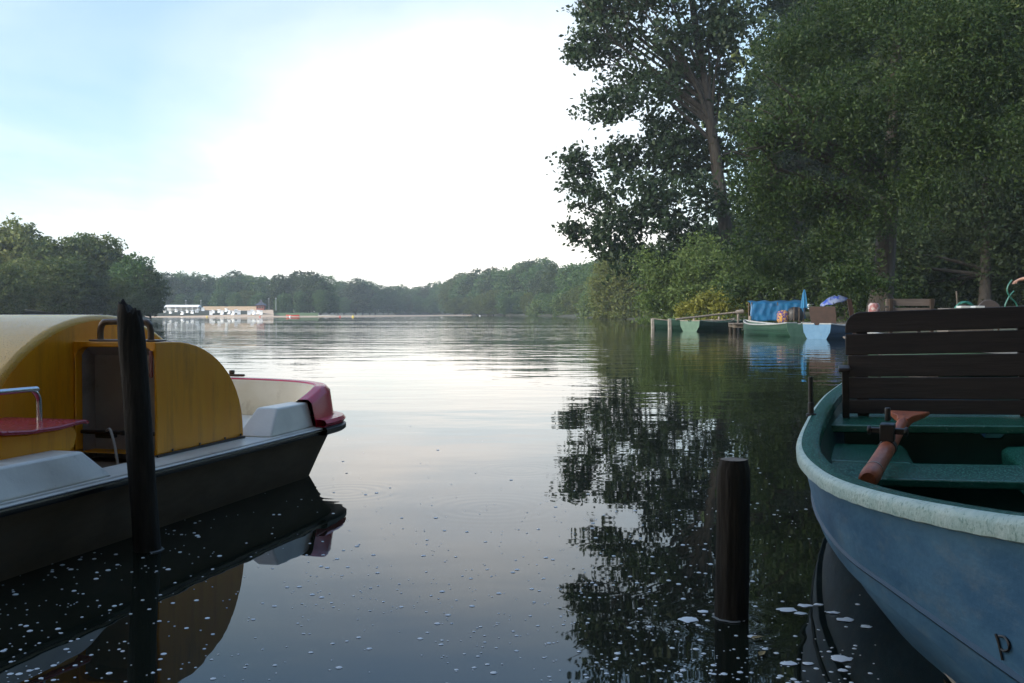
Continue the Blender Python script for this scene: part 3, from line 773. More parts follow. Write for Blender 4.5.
greywhite = mat('grey_white_paint', (.26, .28, .29), .5, col2=(.2, .21, .21), nscale=7)
bleached_white = mat('peeling_white_paint', (.26, .25, .22), .7, col2=(.17, .15, .13), nscale=6)
bleached = mat('bleached_wood', (.22, .19, .16), .7, col2=(.14, .12, .10), nscale=9)
gmats = dict(hull=darkgreen, transom=palegreen, inner=M['greeninner'], rim=bleached, edge=palegreen)
p = W(690, 331.5); moored('green rowing boat with pale stern, carrying the long plank', (p.x, p.y, 0), R(43), gmats)
p = W(654, 330); 
def bow_at(label, bowpos, heading, mats, **k):
    d = Vector((math.sin(heading), math.cos(heading), 0)); return moored(label, Vector(bowpos) - d * 4.6, heading, mats, **k)
bow_at('green rowing boat farthest left, its pale bow jutting over the water', W(652, 329.5), R(-112), dict(gmats, edge=bleached), stem=True)
bow_at('dark green rowing boat wedged between the two leftmost green boats', W(669, 330.6), R(-112), dict(gmats, edge=palegreen), stem=True)
p = D(799, 337.5, 43); moored('green rowing boat with white rim behind the pale blue stern', (p.x, p.y, 0), R(-17), dict(hull=darkgreen, transom=palegreen, inner=M['greeninner'], rim=greywhite, edge=greywhite))
p = W(817, 339); moored('dark blue boat with pale blue stern and brown backrest', (p.x, p.y, 0), R(50), dict(hull=darkblue, transom=skyblue, inner=darkblue, rim=greywhite, edge=greywhite), backrest=True)
# boats hidden mostly behind the slatted backrest
bow_at('pale green rowing boat glimpsed through the slats of the brown backrest', (6.2, 17.5, 0), R(-70), dict(hull=palegreen, transom=palegreen, inner=M['greeninner'], rim=greywhite, edge=greywhite))
bow_at('white rimmed boat behind the slatted backrest, tied to the jetty', (4.9, 13.2, 0), R(-75), dict(hull=palegreen, transom=palegreen, inner=M['greeninner'], rim=greywhite, edge=greywhite))
# plank and small mooring posts
a = D(676, 319.3, 56); b = D(743, 311.5, 57)
mb = MB(); mb.tube([a, a.lerp(b, .5), b.lerp(a, .12), b.lerp(a, .10), b], [.06, .055, .05, .12, .13], 8)
tag(mb.build('plank', bleached), 'long pale wooden spar resting across the green boats', 'plank')
for x, y0, y1, dd, lb in ((719, 326, 316.5, 60, 'slim grey mooring stake beneath the long pale spar'), (738, 328, 313, 57.3, 'grey mooring stake holding up the right end of the spar'), (750, 330, 316, 49, 'short grey stake at the bow of the white rimmed green boat'), (694, 326, 317, 60.5, 'dark mooring stake at the pale green stern under the spar')):
    p = D(x, y0, dd); q = D(x, y1, dd); mb = MB(); mb.tube([(0, 0, -.6), (0, 0, q.z - .06), (0, 0, q.z)], [.075, .07, .055], 10); o = mb.build('mooring_stake', bleached); o.location = (p.x, p.y, 0)
    tag(o, lb, 'post', 'thin mooring stakes by the right bank')

# ------------------------------------------------------------------ jetty, tarpaulins, clutter at the boat hire
jw = mat('jetty_boards', (.10, .085, .07), .75, col2=(.16, .14, .12), nscale=5, stretch=(1, .2, 1), bump=.003, bscale=30)
def jetty(label, a, b, w, z):
    a = Vector((*a, 0)); b = Vector((*b, 0)); d = (b - a); Ln = d.length; t = thing('jetty', label, 'jetty', a, math.atan2(d.y, d.x))
    mb = MB(); n = int(Ln / .16)
    for i in range(n): mb.box((i * .16, -w / 2, z - .04), (i * .16 + .148, w / 2, z + random.uniform(-.004, .004)))
    mb.build('deck', jw, t)
    mb = MB()
    for s_ in (-1, 1): mb.box((0, s_ * w * .4 - .06, z - .22), (Ln, s_ * w * .4 + .06, z - .042))
    mb.build('beam', jw, t)
    for i in range(int(Ln / 3) + 1):
        for s_ in (-1, 1):
            mb = MB(); mb.tube([(i * 3 + .1, s_ * w * .4, -.8), (i * 3 + .1, s_ * w * .4, z - .222)], .09, 10); mb.build('pile', M['postwood'], t)
    return t
jetty('grey board jetty behind the blue rowing boat, along the bank', (5.6, 11), (9.8, 26), 2.2, .40)
jetty('low board landing under the blue tarpaulins', (11.2, 51), (18.5, 50), 3.2, .50)
tarp = mat('blue_tarpaulin', (.008, .085, .21), .45, col2=(.012, .12, .26), nscale=3, bump=.02, bscale=5)
def sheet(f, nu, nv):
    mb = MB(); mb.loft([[f(i / nu, j / nv) for j in range(nv + 1)] for i in range(nu + 1)]); return mb
# covered stall
ts = thing('tarpaulin_shelter', 'bright blue tarpaulin draped over a low stall by the moored boats', 'tarpaulin', D(778, 318, 50))
ts.location.z = .55
def tf(u, v):
    x = (u - .5) * 2.75; zz = 1.0 + .08 * u + .05 * mnoise.noise(Vector((u * 7, 1.3, .5)))
    if v < .35: k = v / .35; return Vector((x, .75 - k * .75 * .9 - .0, zz + .05 - .10 * k + .02 * math.sin(u * 23 + v * 9)))
    k = (v - .35) / .65; return Vector((x + .02 * math.sin(k * 7), .06 - .10 * k + .05 * mnoise.noise(Vector((u * 14, k * 2.5, 5.))) + .02 * math.sin(u * 41 + 5 * k), zz - .05 - (.86 + .08 * math.sin(u * 6)) * k + .03 * mnoise.noise(Vector((u * 9, k * 3, 2.)))))
o = sheet(tf, 40, 16).build('cover', tarp, ts, smooth=60); o.modifiers.new('thick', 'SOLIDIFY').thickness = .012
for x in (-1.3, 0, 1.3):
    for y_ in (.1, .7):
        mb = MB(); mb.tube([(x, y_, 0), (x, y_, 1.0)], .035, 8); mb.build('leg', M['bronze'], ts)
o = sheet(lambda u, v: Vector(((u - .5) * 2.3 - .1, .14 + .03 * math.sin(u * 20), .30 + .55 * v)), 24, 3).build('side_curtain', mat('pale_blue_tarpaulin', (.035, .20, .38), .5), ts); o.modifiers.new('thick', 'SOLIDIFY').thickness = .01
# folded blue parasol on a pole
pr = thing('folded_parasol', 'tall folded blue parasol standing behind the brown backrest', 'parasol', D(804, 316, 49.5)); pr.location.z = .50; pr.scale = (.75, .75, .74)
mb = MB(); mb.tube([(0, 0, 0), (0, 0, 2.3)], .03, 8); mb.build('pole', M['bronze'], pr)
mb = MB(); mb.loft([[(r * (1 + .25 * math.sin(6 * a)) * math.cos(a), r * (1 + .25 * math.sin(6 * a)) * math.sin(a), z) for a in [2 * PI * k / 24 for k in range(24)]] for r, z in ((.20, 1.05), (.19, 1.3), (.14, 1.7), (.11, 2.0), (.03, 2.28))], closed=True, cap=True); mb.build('canopy', mat('light_blue_canvas', (.012, .14, .30), .6), pr)
# open, sagging blue parasol
po = thing('open_parasol', 'open ultramarine parasol with white patches tilted over the bank', 'parasol', D(834, 312, 46.5)); po.location.z = .62; po.scale = (.62, .62, .86)
pc = mat('blue_white_canvas', (.012, .045, .30), .6, col2=(.14, .18, .30), nscale=1.8, ncontrast=.2)
mb = MB(); rings = []
for r, z in ((.03, 1.42), (.45, 1.33), (.95, 1.10), (1.02, 1.0)):
    rings.append([(r * math.cos(a) * (1 + .05 * math.cos(8 * a)), r * .8 * math.sin(a), z + .03 * math.cos(8 * a) * r + r * .17 * math.cos(a)) for a in [2 * PI * k / 32 for k in range(32)]])
mb.loft(rings, closed=True); o = mb.build('canopy', pc, po); o.modifiers.new('thick', 'SOLIDIFY').thickness = .01
mb = MB(); mb.tube([(0, 0, -.1), (0, 0, 1.4)], .025, 8); mb.build('pole', M['bronze'], po)
# bags and crates by the stall
pat = mat('patterned_cloth', (.05, .03, .16), .8, col2=(.45, .25, .05), nscale=9, ncontrast=.2)
o_ = D(783, 318, 48.9); bgt = thing('cloth_bundle', 'purple and gold patterned cloth bundle in front of the blue tarpaulin', 'bundle', (o_.x, o_.y, .55))
mb = MB(); rings = []
for k_, z in ((.8, 0), (1, .12), (1.0, .35), (.85, .52), (.4, .60)):
    rings.append([(.30 * k_ * math.cos(a) * (1 + .1 * mnoise.noise(Vector((math.cos(a) * 2, math.sin(a) * 2, z * 4)))), .22 * k_ * math.sin(a), z) for a in [2 * PI * i / 18 for i in range(18)]])
mb.loft(rings, closed=True, cap=True); mb.build('cloth', pat, bgt, smooth=60)
o_ = D(795, 318, 48.9); bgt = thing('covered_motor', 'dark rounded cover with metal stands beside the patterned bundle', 'cover', (o_.x, o_.y, .55))
mb = MB(); rings = []
for k_, z in ((.9, .1), (1, .25), (.95, .5), (.75, .68), (.3, .76)):
    rings.append([(.42 * k_ * math.cos(a), .3 * k_ * math.sin(a), z) for a in [2 * PI * i / 18 for i in range(18)]])
mb.loft(rings, closed=True, cap=True); mb.build('cover', mat('black_sheet', (.015, .015, .018), .5, bump=.02, bscale=8), bgt, smooth=60)
mb = MB()
for x in (-.15, .1): mb.tube([(x, -.34, 0), (x, -.34, .75)], .018, 6)
mb.build('stand', M['bronze'], bgt)

def garden_bench(label, loc, rz, w=1.5):
    t = thing('park_bench', label, 'bench', loc, rz)
    mb = MB()
    for k in range(3): mb.box((-w / 2, -.2 + k * .15, .42), (w / 2, -.07 + k * .15, .45))
    mb.build('seat', M['greyslat'], t)
    mb = MB()
    for z in (.58, .75): mb.box((-w / 2, .27, z), (w / 2, .30, z + .13))
    mb.build('backrest', M['greyslat'], t)
    for sx in (-1, 1):
        mb = MB(); mb.box((sx * w * .42 - .03, -.2, 0), (sx * w * .42 + .03, -.14, .418)); mb.box((sx * w * .42 - .03, .303, 0), (sx * w * .42 + .03, .35, .88)); mb.build('leg', M['bronze'], t)
    return t
M['greyslat'] = mat('grey_bench_wood', (.11, .09, .08), .7, col2=(.16, .13, .11), nscale=8, stretch=(.3, 3, 3))
p = D(903, 303, 19); garden_bench('grey slatted bench on the jetty showing above the brown backrest', (p.x, p.y, .40), R(185), .95)
# small white canister on a stand
p = D(874, 306, 18.5); t = thing('white_canister', 'small white canister with red marks just left of the grey bench', 'canister', (p.x, p.y, .40))
mb = MB(); mb.tube([(0, 0, .60), (0, 0, .75), (0, 0, .80)], [.10, .105, .07], 14); mb.build('body', mat('white_red_tin', (.38, .33, .33), .5, col2=(.22, .07, .07), nscale=9, ncontrast=.25), t)
mb = MB(); mb.box((-.06, -.06, 0), (.06, .06, .599)); mb.build('stand', jw, t)
p = D(856, 314, 20); t = thing('leaning_board', 'narrow brown board leaning upright left of the white canister', 'board', (p.x, p.y, .0))
mb = MB(); mb.loft([[(x - .045, y, z), (x + .045, y, z), (x + .045, y + .03, z), (x - .045, y + .03, z)] for x, y, z in ((.16, 0, -.3), (-.12, .06, 1.30))], closed=True, cap=True); mb.build('plank', M['brownback'], t)
# hose coil, chair, hose
hose = mat('green_hose', (.03, .16, .12), .4)
p = D(965, 306, 16.5); mb = MB(); path = []
for k in range(80):
    a = k / 79 * 2 * PI * 3.3; r = .17 + .012 * math.sin(a * 1.7); path.append((p.x + r * math.cos(a), p.y + .02 * math.sin(k * .7), 1.02 + r * math.sin(a)))
hc = thing('hose_coil', 'coil of green hose hanging on a short post above the backrest', 'hose', (p.x, p.y, .4))
mb.tube([Vector(q) - Vector((p.x, p.y, .4)) for q in path], .016, 6); mb.build('hose', hose, hc, smooth=60)
mb = MB(); mb.box((-.05, .06, 0), (.05, .14, .80)); mb.tube([(-.08, .1, .7), (-.10, .1, .98)], .014, 8); mb.build('post', jw, hc)
p = D(985, 302, 17); ch = thing('round_backed_chair', 'dark chair with rounded back standing on the jetty beside the hose coil', 'chair', (p.x, p.y, .40), R(170))
mb = MB(); mb.prism([(-.20, .45)] + [(.20 * math.cos(R(a)), .62 + .22 * math.sin(R(a))) for a in range(180, -1, -15)] + [(.20, .45)], .20, .23, 1); mb.build('backrest', mat('dark_grey_chair', (.07, .06, .06), .5), ch, bevel=.01)
mb = MB(); mb.box((-.21, -.22, .42), (.21, .2, .45)); mb.build('seat', M['bronze'], ch, bevel=.01)
for sx in (-1, 1):
    for sy in (-1, 1):
        mb = MB(); mb.tube([(sx * .18, sy * .18, 0), (sx * .17, sy * .17, .418)], .016, 8); mb.build('leg', M['bronze'], ch)
p = D(962, 307, 15.5)
t = thing('white_papers', 'two small white trays lying on a crate beside the hose coil', 'tray', (p.x + .05, p.y, .40))
mb = MB(); mb.box((-.35, -.2, 0), (.35, .2, .69)); mb.build('crate', jw, t, bevel=.01)
mb = MB(); mb.box((-.12, -.12, .692), (.03, .05, .725)); mb.box((.1, -.12, .692), (.25, .05, .725)); mb.build('tray', mat('white_plastic', (.6, .63, .63), .4), t, bevel=.005)

# person just beyond the right edge of the picture, forearm and hand reaching in
def person():
    hand = D(1015, 281, 16); bx = hand.x + .66; by = 16.0; g = .40
    t = thing('person', 'person at the picture edge reaching out a bare arm to hold the green hose', 'person', (bx, by, g))
    skin = mat('skin', (.42, .24, .17), .5); cloth = mat('dark_shirt', (.03, .03, .04), .8); trou = mat('dark_trousers', (.025, .028, .035), .8)
    Hh = hand - Vector((bx, by, g))
    J = dict(pel=(0, 0, .95), sp=(0, 0, 1.15), ch=(-.02, 0, 1.36), nk=(-.03, 0, 1.50), hd=(-.05, 0, 1.62), ht=(-.04, 0, 1.74),
             ls=(-.04, -.17, 1.42), le=(-.28, -.20, 1.24), lw=(Hh.x + .07, Hh.y, Hh.z + .02), lh=(Hh.x + .02, Hh.y, Hh.z),
             rs=(-.02, .18, 1.42), re=(.02, .24, 1.14), rw=(-.10, .22, .92), rh=(-.14, .21, .85),
             lt=(0, -.10, .90), lk=(-.03, -.11, .50), la=(.02, -.11, .09), lf=(-.14, -.12, .04), rt=(0, .10, .90), rk=(-.02, .11, .50), ra=(.04, .11, .09), rf=(-.12, .12, .04))
    E = [('pel', 'sp'), ('sp', 'ch'), ('ch', 'nk'), ('nk', 'hd'), ('hd', 'ht'), ('ch', 'ls'), ('ls', 'le'), ('le', 'lw'), ('lw', 'lh'), ('ch', 'rs'), ('rs', 're'), ('re', 'rw'), ('rw', 'rh'), ('pel', 'lt'), ('lt', 'lk'), ('lk', 'la'), ('la', 'lf'), ('pel', 'rt'), ('rt', 'rk'), ('rk', 'ra'), ('ra', 'rf')]
    rad = dict(pel=.14, sp=.125, ch=.135, nk=.055, hd=.095, ht=.08, ls=.065, le=.045, lw=.028, lh=.032, rs=.065, re=.045, rw=.028, rh=.032, lt=.09, lk=.06, la=.045, lf=.04, rt=.09, rk=.06, ra=.045, rf=.04)
    keys = list(J); vs = [J[k] for k in keys]; es = [(keys.index(a), keys.index(b)) for a, b in E]; rd = [rad[k] for k in keys]
    for (wr, hd_) in (('lw', 'lh'), ('rw', 'rh')):
        h = Vector(J[hd_]); d = (h - Vector(J[wr])).normalized(); up = Vector((0, 1, 0))
        for i, off in enumerate((-.030, -.010, .010, .030)):
            ln = (.035, .045, .042, .032)[i]; k0 = keys.index(hd_)
            a = h + up * off + d * .02; b = a + d * ln * .6 + Vector((0, 0, -.01)); c = b + d * ln * .35 + Vector((0, 0, -.022))
            n0 = len(vs); vs += [tuple(a), tuple(b), tuple(c)]; rd += [.009, .0085, .007]; es += [(k0, n0), (n0, n0 + 1), (n0 + 1, n0 + 2)]
        n0 = len(vs); a = h + up * -.03 + Vector((0, 0, -.012)); b = a + d * .03 + Vector((0, -.012, -.02)); vs += [tuple(a), tuple(b)]; rd += [.011, .009]; es += [(keys.index(hd_), n0), (n0, n0 + 1)]
    me = bpy.data.meshes.new('body'); me.from_pydata(vs, es, []); o = bpy.data.objects.new('body', me); C.objects.link(o); o.parent = t
    sk = o.modifiers.new('skin', 'SKIN'); sk.use_smooth_shade = True
    for i, r in enumerate(rd): me.skin_vertices[0].data[i].radius = (r, r); 
    me.skin_vertices[0].data[0].use_root = True
    o.modifiers.new('sub', 'SUBSURF').levels = 1; o.modifiers['sub'].render_levels = 2
    me.materials.append(skin)
    mb = MB(); 
    def ell(c, rx, ry, n=20): return [(c[0] + rx * math.cos(2 * PI * k / n), c[1] + ry * math.sin(2 * PI * k / n), c[2]) for k in range(n)]
    mb.loft([ell((0, 0, .86), .17, .20), ell((0, 0, 1.0), .165, .19), ell((0, 0, 1.15), .16, .18), ell((-.02, 0, 1.36), .165, .21), ell((-.03, 0, 1.45), .12, .18), ell((-.03, 0, 1.50), .07, .08)], closed=True)
    for s_ in ('l', 'r'):
        a = Vector(J[s_ + 's']); b = Vector(J[s_ + 'e']); mb.tube([a.lerp(b, -.15), a.lerp(b, .3), a.lerp(b, .6)], [.085, .075, .07], 14, cap=False)
    mb.build('shirt', cloth, t, smooth=60)
    mb = MB(); mb.loft([ell((0, 0, .72), .15, .2), ell((0, 0, .86), .172, .205), ell((0, 0, 1.0), .168, .195)], closed=True)
    for s_ in ('l', 'r'): mb.tube([J[s_ + 't'], J[s_ + 'k'], Vector(J[s_ + 'a']) + Vector((0, 0, .03))], [.115, .085, .07], 14, cap=False)
    mb.build('trousers', trou, t, smooth=60)
    mb = MB(); mb.loft([ell((-.03, 0, z), r, r * .95) for z, r in ((1.58, .10), (1.66, .118), (1.74, .112), (1.80, .07), (1.815, .01))], closed=True, cap=True); mb.build('hair', mat('dark_hair', (.03, .02, .015), .6), t, smooth=60)
    mb = MB()
    for ey in (-.035, .035): mb.tube([(-.145, ey, 1.665), (-.152, ey, 1.665)], .011, 8)
    mb.build('eyes', mat('eye_dark', (.02, .015, .01), .3), t)
    mb = MB(); mb.loft([[(-.145, -.012, 1.66), (-.145, .012, 1.66), (-.15, 0, 1.665)], [(-.148, -.016, 1.615), (-.148, .016, 1.615), (-.172, 0, 1.618)]], closed=True, cap=True); mb.build('nose', skin, t)
    mb = MB(); mb.box((-.146, -.022, 1.578), (-.138, .022, 1.588)); mb.build('mouth', mat('lips', (.28, .10, .09), .5), t)
    return hand
hand = person()
hb = D(1006, 305, 16.2)
h0 = thing('hanging_hose', 'loop of green hose hanging from the reaching hand at the right edge', 'hose', (hand.x, hand.y, 0))
mb = MB(); H = lambda x, y: D(x, y, 16.0) - Vector((hand.x, hand.y, 0))
mb.tube(smoothpath([H(1012, 280), H(1008, 286), H(1007.5, 292), H(1011, 298), H(1016, 303), H(1017, 309), H(1008, 309), H(1005, 306), H(1009, 297), H(1014, 291)], 6), .013, 6); mb.build('hose', hose, h0, smooth=60)

# ------------------------------------------------------------------ trees on the right bank
b0 = D(738, 309, 85); b0.z = 1.0
lobA = [(620, 45, 40), (598, 22, 30), (655, 12, 48), (700, 55, 45), (645, 90, 45), (603, 105, 24), (690, 110, 42), (728, 95, 26), (652, 150, 42), (612, 160, 24), (582, 178, 22), (705, 160, 34), (640, 200, 42), (592, 205, 24), (680, 210, 48), (572, 232, 13), (620, 235, 28), (660, 262, 38), (722, 20, 36), (760, -18, 44), (715, 245, 36), (585, 55, 16), (630, -10, 40), (690, -30, 50), (575, 160, 12), (598, 245, 14), (740, 130, 22)]
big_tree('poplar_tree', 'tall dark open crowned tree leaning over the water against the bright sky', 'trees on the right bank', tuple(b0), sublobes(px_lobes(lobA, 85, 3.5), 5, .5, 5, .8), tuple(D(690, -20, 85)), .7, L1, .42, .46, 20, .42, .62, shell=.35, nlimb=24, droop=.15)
b1 = D(880, 300, 50); b1.z = 1.0
lobB = [(772, 118, 40, -2), (770, 175, 36, -2), (764, 225, 32, -1), (792, 258, 26, 0), (812, 60, 50, 0), (800, 200, 44, -2), (850, 20, 66, 0), (842, 120, 62, -3), (905, 75, 70, -4), (965, 45, 78, -3), (1020, 30, 80, -6), (985, 115, 56, -6), (1040, 130, 56, -8), (880, 185, 48, -3), (850, 232, 36, -2), (930, 150, 48, -5), (900, -40, 80, 0), (1000, -60, 90, 0), (825, 255, 24, 0), (1080, 60, 90, -4), (742, 258, 20, 0), (858, 268, 20, -4), (876, 280, 14, -5), (835, 276, 12, -5), (770, 272, 12, 0)]
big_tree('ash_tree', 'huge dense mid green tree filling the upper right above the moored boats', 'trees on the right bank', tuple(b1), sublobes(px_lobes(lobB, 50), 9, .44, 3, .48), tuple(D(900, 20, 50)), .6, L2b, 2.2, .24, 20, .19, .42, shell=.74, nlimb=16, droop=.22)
b2 = D(985, 300, 60); b2.z = 1.2
lobC = [(880, 250, 50), (940, 230, 70), (1010, 230, 70), (900, 290, 40), (960, 285, 50), (1030, 280, 60), (1080, 200, 90), (840, 270, 50), (950, 160, 80), (1100, 100, 90)]
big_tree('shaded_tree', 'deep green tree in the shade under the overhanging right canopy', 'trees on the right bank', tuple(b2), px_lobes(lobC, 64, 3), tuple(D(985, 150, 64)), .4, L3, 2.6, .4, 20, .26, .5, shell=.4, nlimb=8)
# second crown behind, upper right
b3 = D(800, 300, 100); b3.z = 1.5
lobD = [(812, 5, 34), (805, -40, 40), (815, 100, 42), (830, 160, 70), (762, 155, 26), (750, 215, 45), (770, 260, 50), (850, 60, 90), (705, 270, 40)]
big_tree('tall_dark_tree', 'dark tree behind, its top closing the sky gap at upper right', 'trees on the right bank', tuple(b3), px_lobes(lobD, 100, 3), tuple(D(800, 20, 100)), .6, L1, 1.0, .55, 20, .5, .55, shell=.4, nlimb=8)
# bushes along the water
def bush(label, cx, cy, dist, lst, m, leaf=.3, per=1.6, name='willow_bush', clump=.35, pc=18, droop=.25, cat='bush'):
    b = D(cx, cy, dist); b.z = .35
    lob = px_lobes(lst, dist, 1.5); lob = sublobes(lob, 6, .45, int(cx), .75)
    lob += [((c[0], c[1] - .3, .35 + r[2] * .25), (r[0] * .9, r[1] * .9, r[2] * .5)) for c, r in lob if c[2] < 4.5]
    return big_tree(name, label, 'bushes on the right bank', tuple(b), lob, tuple(D(cx, cy - 14, dist)), .08, m, per, clump, pc, leaf, .45, shell=.45, nlimb=6, droop=droop, cat=cat)
bush('yellowish green round willow bush leaning over the water at the bend', 622, 314, 165, [(622, 282, 25), (607, 291, 18), (640, 272, 22), (615, 262, 14), (600, 300, 13), (632, 302, 18), (650, 295, 18)], L6, .50, 1.7, clump=.5)
bush('soft green willow bush left of the yellow leaved shrub', 672, 314, 77, [(672, 285, 32), (655, 268, 22), (690, 265, 30), (660, 300, 18), (690, 295, 22), (710, 270, 30), (645, 300, 13), (735, 275, 26), (725, 298, 18), (700, 250, 20)], L2, .27, 1.7, clump=.30)
bush('low yellow leaved shrub right behind the green boats', 708, 316, 66, [(706, 300, 10), (716, 295, 9), (694, 305, 8), (722, 303, 10), (684, 308, 5), (732, 300, 9), (745, 302, 10)], L4, .22, 3.4, clump=.2, pc=16, name='yellow_shrub')
bush('leafy green shrub between the blue tarpaulin and the yellow shrub', 752, 314, 62, [(755, 290, 20), (775, 285, 22), (738, 285, 16), (800, 290, 16)], L2b, .25, 2.2, clump=.25)
bush('dark shrub on the bank around the open blue parasol', 845, 314, 58, [(850, 295, 22), (870, 285, 22), (885, 298, 18), (830, 300, 12), (905, 290, 18)], L2b, .22, 2.0, clump=.25)
bush('small pale round bush at the waterline far along the right shore', 568, 315, 290, [(568, 300, 11), (562, 307, 8), (574, 308, 8)], L2, .8, .8, clump=.7)
bush('low pale bush left of the small round bush on the shore', 541, 315, 330, [(541, 307, 8), (533, 309, 5), (548, 310, 5)], L2, .8, .8, clump=.7)
bush('weeping grey green bush trailing in the water beside the yellowish willow', 592, 314, 225, [(592, 294, 13), (588, 304, 8), (600, 283, 12)], L2, .65, .8, clump=.6, droop=1.0)

# prototype crowns for the woods, shared by copies
def proto(name, m, seed, wide=.36, n_l=11, leaf=.042):
    random.seed(seed); lob = []
    for i in range(n_l):
        z = .26 + .66 * (i + .5) / n_l; k = (1 - abs((z - .52) / .5) ** 2.2); k = max(.15, k); a = i * 2.4 + random.uniform(-.5, .5)
        rr = random.uniform(.35, .75) * wide * k; rad = random.uniform(.12, .20) * (.6 + .6 * k)
        lob.append(((rr * math.cos(a), rr * math.sin(a), z), (rad * 1.05, rad * 1.05, rad * .85)))
    lob.append(((0, 0, .55), (wide * .55, wide * .55, .28))); lob.append(((0, 0, .28), (wide * .7, wide * .7, .2))); lob.append(((0, 0, .14), (wide * .75, wide * .75, .12)))
    P, T = crown_points(lob, 170, .030, 12, .55)
    P = P[P[:, 2] > .01]; T = T[:len(P)]
    t = thing(name, '', 'tree', (0, 0, 0))
    leaf_object('crown', P, leaf * (.6 + .8 * RNG.random(len(P))), T, m, t, .6)
    mb = MB(); mb.tube([(0, 0, -.04), (0.01, 0, .2), (-.01, .01, .5), (0, 0, .75)], [.022, .016, .011, .004], 7)
    for c, r in lob[:6]: mb.tube([(0, 0, c[2] * .55), (c[0] * .5, c[1] * .5, c[2] * .85), c], [.008, .006, .002], 5)
    mb.build('trunk', M['bark'], t)
    return t
protos = {'a': proto('broadleaf_tree', L5, 1), 'b': proto('broadleaf_tree', L3, 2, .33), 'c': proto('broadleaf_tree', L7, 3, .38), 'g': proto('willow_tree', L6, 4, .42), 'd': proto('broadleaf_tree', L5, 5, .30, 13)}
used = set()
def plant(kind, px, ytop, dist, label, group, wf=1.0, base=.4):
    top = D(px, ytop, dist); h = top.z - base; w = h * wf
    loc = (top.x, top.y, base); rz = random.uniform(0, 2 * PI); sc = (w, w, h * .985)
    o = protos[kind]
    if kind in used: o = dup(o, loc, rz, label, sc)
    else: used.add(kind); o.location = loc; o.rotation_euler = (0, 0, rz); o.scale = sc; o['label'] = label
    o['group'] = group; return o
random.seed(21)
# left bank
gl = 'trees on the left bank'
for px, yt, d, k, wf, lb in [(8, 221, 168, 'g', 1.0, 'tall golden green tree at the left edge of the picture'), (32, 229, 172, 'b', 1.0, 'dark tree behind the golden one on the left bank'),
        (55, 236, 165, 'c', 1.05, 'second tall tree from the left edge with olive crown'), (80, 234, 175, 'a', 1.0, 'tall mid green tree in the middle of the left bank'),
        (98, 234, 170, 'c', 1.0, 'tall rounded tree right of the middle of the left bank'), (118, 252, 168, 'b', 1.0, 'lower dark tree before the end of the left point'),
        (137, 253, 160, 'a', 1.0, 'tree with pale top near the end of the left point'), (150, 268, 158, 'b', 1.0, 'last dark tree on the left point, beside the beach'),
        (22, 258, 150, 'g', 1.1, 'front golden willow low at the left, above the yellow drum'), (62, 258, 148, 'c', 1.2, 'broad front willow with rounded crown on the left bank'),
        (92, 276, 150, 'b', 1.2, 'low dark tree at the water of the left bank'), (118, 278, 152, 'c', 1.2, 'low bushy willow at the water near the left point'),
        (140, 292, 150, 'b', 1.3, 'lowest dark shrubby tree touching the water at the left point'), (2, 262, 140, 'c', 1.2, 'olive willow cut by the left edge of the picture'), (-30, 230, 165, 'a', 1.1, 'green tree just beyond the left edge'), (-70, 235, 165, 'b', 1.1, 'dark tree well beyond the left edge')]:
    plant(k, px, yt, d, lb, gl, wf)
def fill(pts, n, kinds, label, group, jy=3., base=.8, wf=(.9, 1.25), jd=.03):
    for i in range(n):
        t = i / (n - 1) * (len(pts) - 1); k = min(int(t), len(pts) - 2); u = t - k
        px, yt, d = [pts[k][q] + (pts[k + 1][q] - pts[k][q]) * u for q in range(3)]
        plant(random.choice(kinds), px + random.uniform(-2, 2), yt + random.uniform(-jy, jy), d * (1 + random.uniform(-jd, jd)), label, group, random.uniform(*wf), base)
fill([(152, 275, 425), (172, 271, 430), (215, 276, 430), (242, 273, 440), (275, 280, 445)], 11, 'aabd', 'hazy green tree in the wood behind the sandy beach', 'trees behind the beach', 3)
fill([(180, 292, 405), (245, 290, 410), (275, 296, 400)], 8, 'acd', 'low hazy tree directly behind the sandy beach', 'low trees behind the beach', 3)
fill([(283, 274, 405), (302, 269, 405), (322, 274, 410)], 4, 'ab', 'tall hazy tree of the clump right of the beach', 'clump of trees right of the beach', 2, wf=(1.1, 1.3))
fill([(285, 291, 385), (320, 291, 390), (335, 296, 400)], 5, 'ac', 'low hazy tree in front of the clump right of the beach', 'low trees right of the beach', 2)
fill([(336, 283, 520), (360, 278, 520), (380, 287, 560), (420, 285, 610), (450, 281, 560)], 12, 'aabd', 'bluish distant tree at the far end of the lake', 'trees at the end of the lake', 2.5, wf=(1, 1.3))
fill([(342, 298, 500), (395, 297, 590), (445, 295, 540)], 9, 'acd', 'small bluish tree at the water at the far end of the lake', 'low trees at the end of the lake', 2)
fill([(455, 278, 500), (472, 272, 470), (495, 271, 440), (515, 268, 410), (535, 262, 380), (555, 266, 350), (580, 264, 300), (600, 260, 260), (622, 252, 230)], 20, 'aabcd', 'hazy tree in the upper row of the wood along the right shore', 'upper trees along the right shore', 3, wf=(.9, 1.2))
fill([(458, 294, 455), (490, 292, 405), (520, 291, 375), (550, 289, 325), (580, 287, 285), (605, 280, 230)], 14, 'aaccd', 'hazy tree in the lower row at the water of the right shore', 'lower trees along the right shore', 4, wf=(1.0, 1.4), base=.3)
